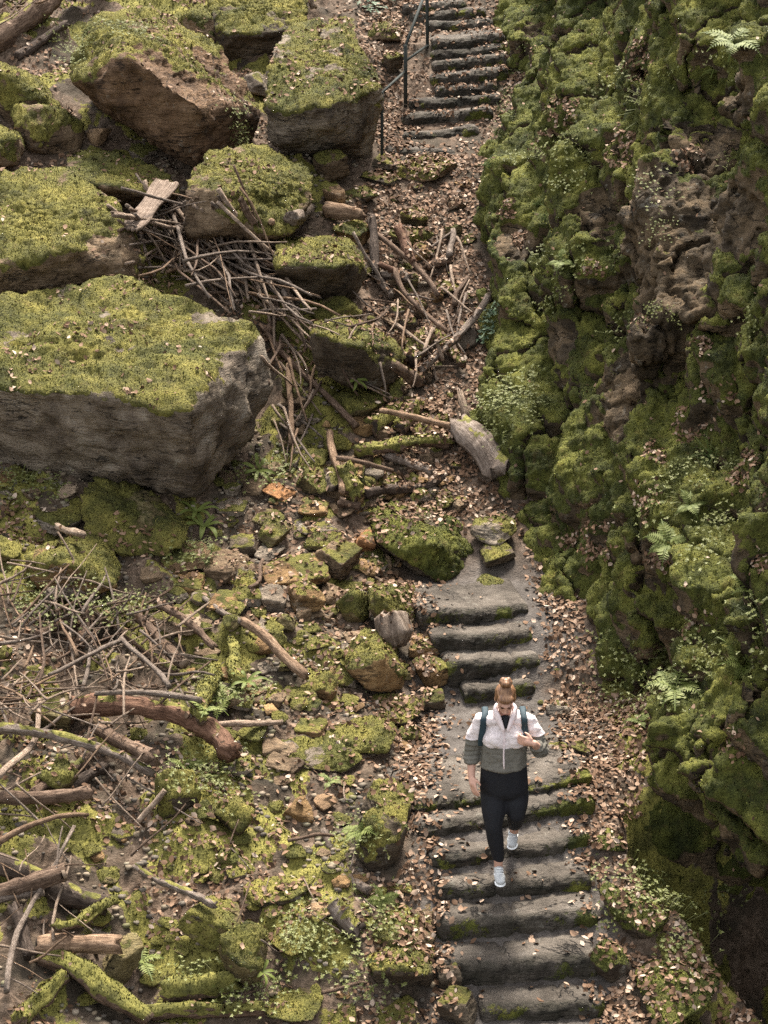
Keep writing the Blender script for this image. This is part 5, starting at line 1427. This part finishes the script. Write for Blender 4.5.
# ------------------------------------------------------------------ the walking woman
def balls_mesh(name, balls, voxel, smooth_it=4):
    """one continuous surface from overlapping balls (centre, (rx,ry,rz), rotation)"""
    dirs, F = ico(2); Vs, Fs, k = [], [], 0
    for c, r, R in balls:
        v = dirs * np.array(r)
        if R is not None: v = v @ np.array(R).T
        Vs.append(v + np.array(c)); Fs.append(F + k); k += len(dirs)
    me = mesh_np(name, np.concatenate(Vs), np.concatenate(Fs))
    tmp = bpy.data.objects.new("tmp", me); COL.objects.link(tmp)
    m = tmp.modifiers.new("r", 'REMESH'); m.mode = 'VOXEL'; m.voxel_size = voxel
    m2 = tmp.modifiers.new("s", 'SMOOTH'); m2.iterations = smooth_it; m2.factor = .5
    dg = bpy.context.evaluated_depsgraph_get(); dg.update()
    out = bpy.data.meshes.new_from_object(tmp.evaluated_get(dg)); out.name = name
    bpy.data.objects.remove(tmp); bpy.data.meshes.remove(me); smooth(out)
    return out
def chain(pts, rs, step=.35):
    out = []
    for i in range(len(pts) - 1):
        a, b = np.array(pts[i], float), np.array(pts[i + 1], float); ra, rb = np.atleast_1d(rs[i]) * np.ones(3), np.atleast_1d(rs[i + 1]) * np.ones(3)
        n = max(2, int(np.linalg.norm(b - a) / (step * min(ra.min(), rb.min()))) + 1)
        for t in np.linspace(0, 1, n): out.append((a + (b - a) * t, ra + (rb - ra) * t, None))
    return out
YW = steps[3][0] + .10
X0 = at(504, 780, YW)[0]
zt = steps[3][1]; zt2 = steps[4][1]
def wp(px, py, dy=0.0): return at(px, py, YW + dy)
root_z = zt
# joints
pelvis = wp(504, 786, .06); waist = wp(504, 764, .04); chest = wp(505, 735, .03); neckb = wp(505, 714, .02); 
headc = wp(505.3, 699, -.045)
hipF, kneeF, ankF = wp(494, 792, .06), wp(493.5, 826, -.02), wp(498.5, 862, .03)
hipB, kneeB, ankB = wp(515, 792, .08), wp(516.5, 814, .02), wp(514, 831, .34)
shR, elR, wrR, haR = wp(479.5, 719, .05), wp(471.5, 752, .08), wp(471.5, 776, .0), wp(473.5, 787, -.04)
shL, elL, wrL = wp(530, 719, .05), wp(540, 750, .02), wp(534, 743.5, -.16)
hat = radians(35)
HR = Matrix.Rotation(-hat + .0, 3, 'X')                      # head bowed towards the steps
HRn = np.array(Matrix.Rotation(hat, 3, 'X'))
def hd(x, y, z): return headc + HRn @ np.array([x, y, z])
HRm = Matrix(HRn.tolist())
body = []
body += chain([pelvis, waist, chest, chest * .4 + neckb * .6], [(.145, .10, .10), (.115, .085, .09), (.125, .085, .09), (.09, .06, .05)])
body += chain([neckb + [0, .02, -.02], hd(0, .02, -.07)], [.052, .047])
body += [(hd(0, .012, .022), (.074, .092, .092), HRm), (hd(0, -.022, -.045), (.060, .066, .066), HRm), (hd(0, -.045, -.088), (.036, .036, .024), HRm)]
body += chain([hd(0, -.088, .005), hd(0, -.105, -.030)], [.010, .014]) + [(hd(0, -.086, .022), (.048, .012, .010), HRm), (hd(0, -.084, -.062), (.026, .012, .009), HRm)]
body += [(hd(s * .073, .012, -.015), (.010, .018, .028), HRm) for s in (-1, 1)]
body += chain([shR + [.02, 0, -.03], elR, wrR], [.034, .040, .029]) + chain([shL + [-.02, 0, -.03], elL, wrL], [.034, .040, .028])
for h_, kk, a_ in ((hipF, kneeF, ankF), (hipB, kneeB, ankB)):
    body += chain([h_, kk, kk * .55 + a_ * .45, a_], [.082, .055, .050, .036])
footF = np.array([wp(499.5, 878)[0], YW - .115, zt + .035]); heelF = np.array([ankF[0], ankF[1] + .03, zt + .05])
toeB = np.array([wp(514, 842)[0], steps[4][0] + .10, zt2 + .035]); heelB = ankB + [0, .05, -.06]
body += chain([ankF, heelF, footF], [.035, .035, .03]) + chain([ankB, heelB * .7 + ankB * .3, toeB], [.035, .033, .03])
# right hand hanging, fingers slightly curled
def hand(wr, d, side, n, L=.175, curl=.5, spread=1.0, thumb_fwd=None):
    d = d / np.linalg.norm(d); n = n / np.linalg.norm(n); s = np.cross(d, n) * side
    out = chain([wr, wr + d * .055], [(.026, .026, .026), (.030, .030, .030)])
    for k in range(4):
        out += chain([wr + d * .03 + s * (k - 1.5) * .014, wr + d * .09 + s * (k - 1.5) * .019 * spread], [.015, .012])
    ln = (.062, .074, .069, .053)
    for k in range(4):
        a = wr + d * .092 + s * (k - 1.5) * .0195 * spread; l = ln[k]
        d1 = d * cos(curl * .5) + n * sin(curl * .5); d2 = d * cos(curl * 1.5) + n * sin(curl * 1.5); d3 = d * cos(curl * 2.3) + n * sin(curl * 2.3)
        b = a + d1 * l * .45; c = b + d2 * l * .32; e = c + d3 * l * .23
        out += chain([a, b, c, e], [.0098, .0090, .0084, .0074], .5)
    tb = wr + d * .03 - s * .03; td = (d * .75 - s * .55 + n * .45)
    out += chain([tb, tb + td * .04, tb + td * .04 + (d * .8 + n * .4) * .03], [.013, .0105, .0085], .5)
    return out
body += hand(wrR, haR - wrR + np.array([0, -.01, 0]), -1, np.array([.6, .3, -.1]), curl=.35)
body += hand(wrL, np.array([-.85, .05, .22]), 1, np.array([.1, .9, .1]), curl=1.0)
b_me = balls_mesh("person", body, .0062, 3)
wc = np.array([wp(500, 880)[0], YW, zt])
def rel_me(me):
    me.transform(Matrix.Translation(Vector(-wc))); return me
M_SKIN = plain("skin", (.48, .27, .19), .55, .4, .10, 40)
person = tag(link("person", rel_me(b_me), M_SKIN, loc=wc), "woman with a hair bun in two-tone fleece, black leggings and white trainers descending the steps", "person")
# fleece jacket: pale above, olive below, a soft pile
def jacket_mat():
    s = NT("two_tone_fleece"); v = s.n("TexCoord").outputs["Object"]
    m = s.n("Math", operation='GREATER_THAN'); s.put(m.inputs[0], s.attr("tone")); m.inputs[1].default_value = 0.0
    n = s.noise(v, 60, 4, .7)
    c = s.mix(m.outputs[0], (.150, .137, .112), (.68, .59, .56))
    c = s.mix(1.0, c, s.ramp(n, [(.25, (.78, .78, .78)), (.75, (1.12, 1.12, 1.12))]), 'MULTIPLY')
    nb = s.bump(s.math('ADD', n, s.math('MULTIPLY', s.noise(v, 14, 3, .6), .8)), .7, .012)
    return s.done(c, .95, nb, .05)
jk = []
hem = wp(503, 765, .03)
jk += chain([hem, waist + [0, 0, .03], chest, chest * .55 + neckb * .45 + [0, 0, -.01]], [(.180, .138, .03), (.182, .138, .06), (.176, .128, .10), (.15, .10, .055)], .25)
jk += chain([wp(490, 719, .03), wp(520, 719, .03)], [(.075, .075, .05), (.075, .075, .05)])
jk += [(chest + [s * .075, -.075, -.005], (.085, .07, .085), None) for s in (-1, 1)]
jk += chain([shR + [.015, 0, -.015], shR * .5 + elR * .5 + [-.004, 0, 0], elR + [0, 0, .005], elR * .72 + wrR * .28], [.066, .066, .066, .060], .3)
jk += chain([shL + [-.015, 0, -.015], shL * .5 + elL * .5 + [.004, 0, 0], elL + [0, 0, .0], elL * .55 + wrL * .45], [.066, .066, .066, .054], .3)
jk += chain([neckb + [-.05, .03, -.02], shR + [.02, 0, .0]], [(.05, .055, .045), (.06, .06, .055)], .3) + chain([neckb + [.05, .03, -.02], shL + [-.02, 0, .0]], [(.05, .055, .045), (.06, .06, .055)], .3)
jk += [(elR * .70 + wrR * .30, (.064, .064, .022), None)]
j_me = balls_mesh("jacket", jk, .0085, 3)
jv = np.array([v.co for v in j_me.vertices])
zb_t = wp(505, 748, -.08)[2]; zb_s = wp(470, 738, .05)[2]; zb_l = wp(540, 733, .0)[2]
arm = np.abs(jv[:, 0] - chest[0]) > .185
tone = jv[:, 2] - np.where(arm, np.where(jv[:, 0] < chest[0], zb_s, zb_l - .02), zb_t)
fold = .009 * fbm(jv / np.array([.09, .09, .05]), 3, 3) + .004 * np.sin(jv[:, 2] * 160 + 4 * fbm(jv / .12, 2, 4)) * arm * (tone < .02)
jn = vnormals(jv, np.array([[*p.vertices][:4] if len(p.vertices) == 4 else [*p.vertices, p.vertices[-1]] for p in j_me.polygons]))
jv2 = jv + jn * fold[:, None]
j_me.vertices.foreach_set("co", jv2.astype(np.float32).ravel()); attr(j_me, "tone", tone)
JBV = BVHTree.FromPolygons([tuple(v) for v in jv2], [tuple(p.vertices) for p in j_me.polygons])
jacket = link("jacket", rel_me(j_me), jacket_mat(), person)
M_COLLAR = plain("pale_fleece", (.66, .55, .53), .95, .05, .12, 60, .4)
M_BLACK = plain("black_cloth", (.010, .010, .012), .75, .25, .3, 50, .3)
M_STRAP = plain("dark_teal_webbing", (.018, .035, .042), .7, .3, .3, 60, .3)
M_HAIR = None
def hair_mat():
    s = NT("blond_hair"); v = s.n("TexCoord").outputs["Object"]
    st = s.n("VectorMath", operation='MULTIPLY'); s.put(st.inputs[0], v); st.inputs[1].default_value = (90, 18, 18)
    c = s.ramp(s.noise(st.outputs[0], 1.0, 4, .6), [(.3, (.07, .030, .013)), (.5, (.165, .080, .036)), (.72, (.32, .175, .085))])
    return s.done(c, .5, s.bump(s.noise(st.outputs[0], 1.5, 3, .6), .6, .004), .4)
M_HAIR = hair_mat()
# open collar: two stand-up flaps, black top in the V
for s_ in (-1, 1):
    c0 = neckb + np.array([s_ * .062, .045, .03]); c1 = neckb + np.array([s_ * .078, -.03, .035]); c2 = neckb + np.array([s_ * .050, -.088, -.005]); c3 = neckb + np.array([s_ * .018, -.125, -.075])
    link("collar", rel_me(balls_mesh("collar", chain([c0, c1, c2, c3], [(.016, .018, .045), (.016, .020, .050), (.020, .016, .044), (.012, .012, .022)], .3), .006, 2)), M_COLLAR, person)
link("undershirt", rel_me(balls_mesh("undershirt", chain([neckb + [0, -.055, -.005], neckb + [0, -.098, -.06]], [(.042, .02, .02), (.014, .016, .02)], .3), .006, 2)), M_BLACK, person)
# zip down the front, laid on the fleece
def on_jacket(px, py, out):
    r = JBV.ray_cast(Vector((0, 0, ZC)), Vector(ray(px, py)))
    return np.array(r[0]) + np.array(r[1]) * out if r[0] is not None else None
zp = [on_jacket(504 + .3 * sin(y), y, .003) for y in np.linspace(726, 769, 9)]
zp = [p for p in zp if p is not None]
V, F, E = tube(zp, [.0065] * len(zp), 6, 1, 0)
link("zipper", rel_me(mesh_np("zipper", V, [F, E])), M_COLLAR, person)
# leggings
lg = chain([pelvis + [0, 0, -.01], waist + [0, 0, -.01]], [(.196, .13, .10), (.184, .12, .06)], .25)
for h_, k_, a_ in ((hipF, kneeF, ankF), (hipB, kneeB, ankB)):
    lg += chain([h_ + [0, 0, -.02], h_ * .5 + k_ * .5, k_, k_ * .6 + a_ * .4, a_ + [0, 0, .035]], [.112, .099, .070, .067, .047], .25)
link("leggings", rel_me(balls_mesh("leggings", lg, .009, 16)), M_BLACK, person)
# trainers
M_SHOE = plain("trainer_mesh", (.40, .40, .385), .8, .3, .35, 45, .3)
M_SOLE = plain("white_sole", (.78, .77, .74), .6, .3, .1, 30)
def shoe(heel, toe, up):
    d = (toe - heel) / np.linalg.norm(toe - heel); L = .24
    s = np.cross(d, up); s /= np.linalg.norm(s); u = np.cross(s, d)
    R = Matrix((s, d, u)).transposed()
    c = (heel + toe) / 2
    bl = [(c - d * .075 + u * .028, (.036, .045, .042), R), (c - d * .03 + u * .028, (.039, .06, .042), R), (c + d * .04 + u * .012, (.045, .07, .032), R), (c + d * .085 + u * .004, (.040, .045, .024), R),
          (c - d * .085 + u * .058, (.033, .034, .025), R)]
    sh = link("trainer", rel_me(balls_mesh("trainer", bl, .006, 2)), M_SHOE, person)
    so = [(c - d * .075 - u * .022, (.038, .055, .014), R), (c - u * .022, (.038, .08, .013), R), (c + d * .07 - u * .022, (.046, .065, .013), R)]
    link("sole", rel_me(balls_mesh("sole", so, .006, 2)), M_SOLE, sh)
    la = []
    for k in range(4):
        t = -.005 + k * .022; q = c + d * t + u * (.071 - .012 * k)
        la += chain([q - s * .026 - u * .006, q + s * .026 - u * .006], [.004, .004], .6)
    link("laces", rel_me(balls_mesh("laces", la, .004, 1)), M_SOLE, sh)
shoe(np.array([heelF[0], YW + .05, zt + .040]), np.array([footF[0], YW - .12, zt + .040]), np.array([0, 0, 1.]))
shoe(heelB + [0, .0, .02], toeB + [0, 0, .012], np.array([0, .55, .85]))
# hair drawn back into a bun
hr = [(hd(0, .026, .040), (.082, .090, .086), HRm), (hd(0, .060, -.005), (.072, .055, .070), HRm), (hd(0, -.050, .072), (.064, .042, .034), HRm)]
hr += [(hd(s_ * .066, .010, .015), (.016, .045, .040), HRm) for s_ in (-1, 1)]
hair = link("hair", rel_me(balls_mesh("hair", hr, .006, 3)), M_HAIR, person)
bn = chain([hd(.028 * cos(a), .055 + .022 * sin(a), .142 + .008 * sin(3 * a)) for a in np.linspace(0, 2 * pi, 9)], [.024] * 9, .4) + [(hd(0, .055, .150), (.026, .024, .022), HRm)]
link("hair_bun", rel_me(balls_mesh("hair_bun", bn, .005, 1)), M_HAIR, hair)
M_BROW = plain("brow_and_lash", (.07, .035, .02), .7, .2, .2, 40)
M_LIP = plain("lips", (.38, .15, .12), .5, .4, .1, 40)
for s_ in (-1, 1):
    link("eyebrow", rel_me(balls_mesh("eyebrow", chain([hd(s_ * .014, -.097, .026), hd(s_ * .044, -.086, .027)], [.0048, .004], .5), .003, 1)), M_BROW, person)
    link("eye", rel_me(balls_mesh("eye", [(hd(s_ * .029, -.088, .004), (.013, .006, .0055), HRm)], .003, 1)), M_BROW, person)
link("lips", rel_me(balls_mesh("lips", [(hd(0, -.0955, -.060), (.022, .006, .007), HRm)], .003, 1)), M_LIP, person)

# backpack: the bag behind her, its straps over the shoulders
bag = balls_mesh("backpack", chain([wp(505, 726, .22), wp(505, 756, .24)], [(.13, .075, .09), (.14, .085, .08)], .25), .01, 4)
bp = tag(link("backpack", rel_me(bag), M_STRAP, loc=wc), "dark teal backpack worn by the woman, its two straps over the fleece", "backpack")
def strap(px):
    pts, w = [], .024
    ref = [on_jacket(x, y, .006) for x, y in px]; ref = [p for p in ref if p is not None]
    top = ref[0]
    pts = [np.array([top[0], YW + .16, top[2] - .05]), np.array([top[0], YW + .10, top[2] + .018])] + ref
    pts = np.array(pts)
    tt = np.linspace(0, 1, len(pts)); ts = np.linspace(0, 1, 40)
    P = np.stack([np.interp(ts, tt, pts[:, k]) for k in range(3)], 1)
    for _ in range(3): P[1:-1] = (P[:-2] + P[1:-1] * 2 + P[2:]) / 4
    T = np.gradient(P, axis=0); T /= np.linalg.norm(T, axis=1)[:, None]
    S = np.cross(T, np.array([0, -1., .45])); S /= np.linalg.norm(S, axis=1)[:, None]; Nn = np.cross(S, T)
    ring = [P - S * w, P - S * w + Nn * .010, P - S * w * .5 + Nn * .016, P + S * w * .5 + Nn * .016, P + S * w + Nn * .010, P + S * w]
    V = np.stack(ring, 1).reshape(-1, 3); n = len(P); k = 6
    i0 = (np.arange(n - 1)[:, None] * k + np.arange(k)[None]).ravel(); j0 = (np.arange(n - 1)[:, None] * k + (np.arange(k)[None] + 1) % k).ravel()
    me = mesh_np("strap", V, np.stack([i0, j0, j0 + k, i0 + k], 1)); smooth(me)
    link("strap", rel_me(me), M_STRAP, bp)
strap([(487, 709), (485.5, 714), (484, 720), (483, 727), (482, 734), (481.5, 740), (481, 744)])
strap([(521.5, 709), (523, 714), (524, 720), (524.5, 727), (524.8, 733), (524.8, 738), (524.5, 742)])
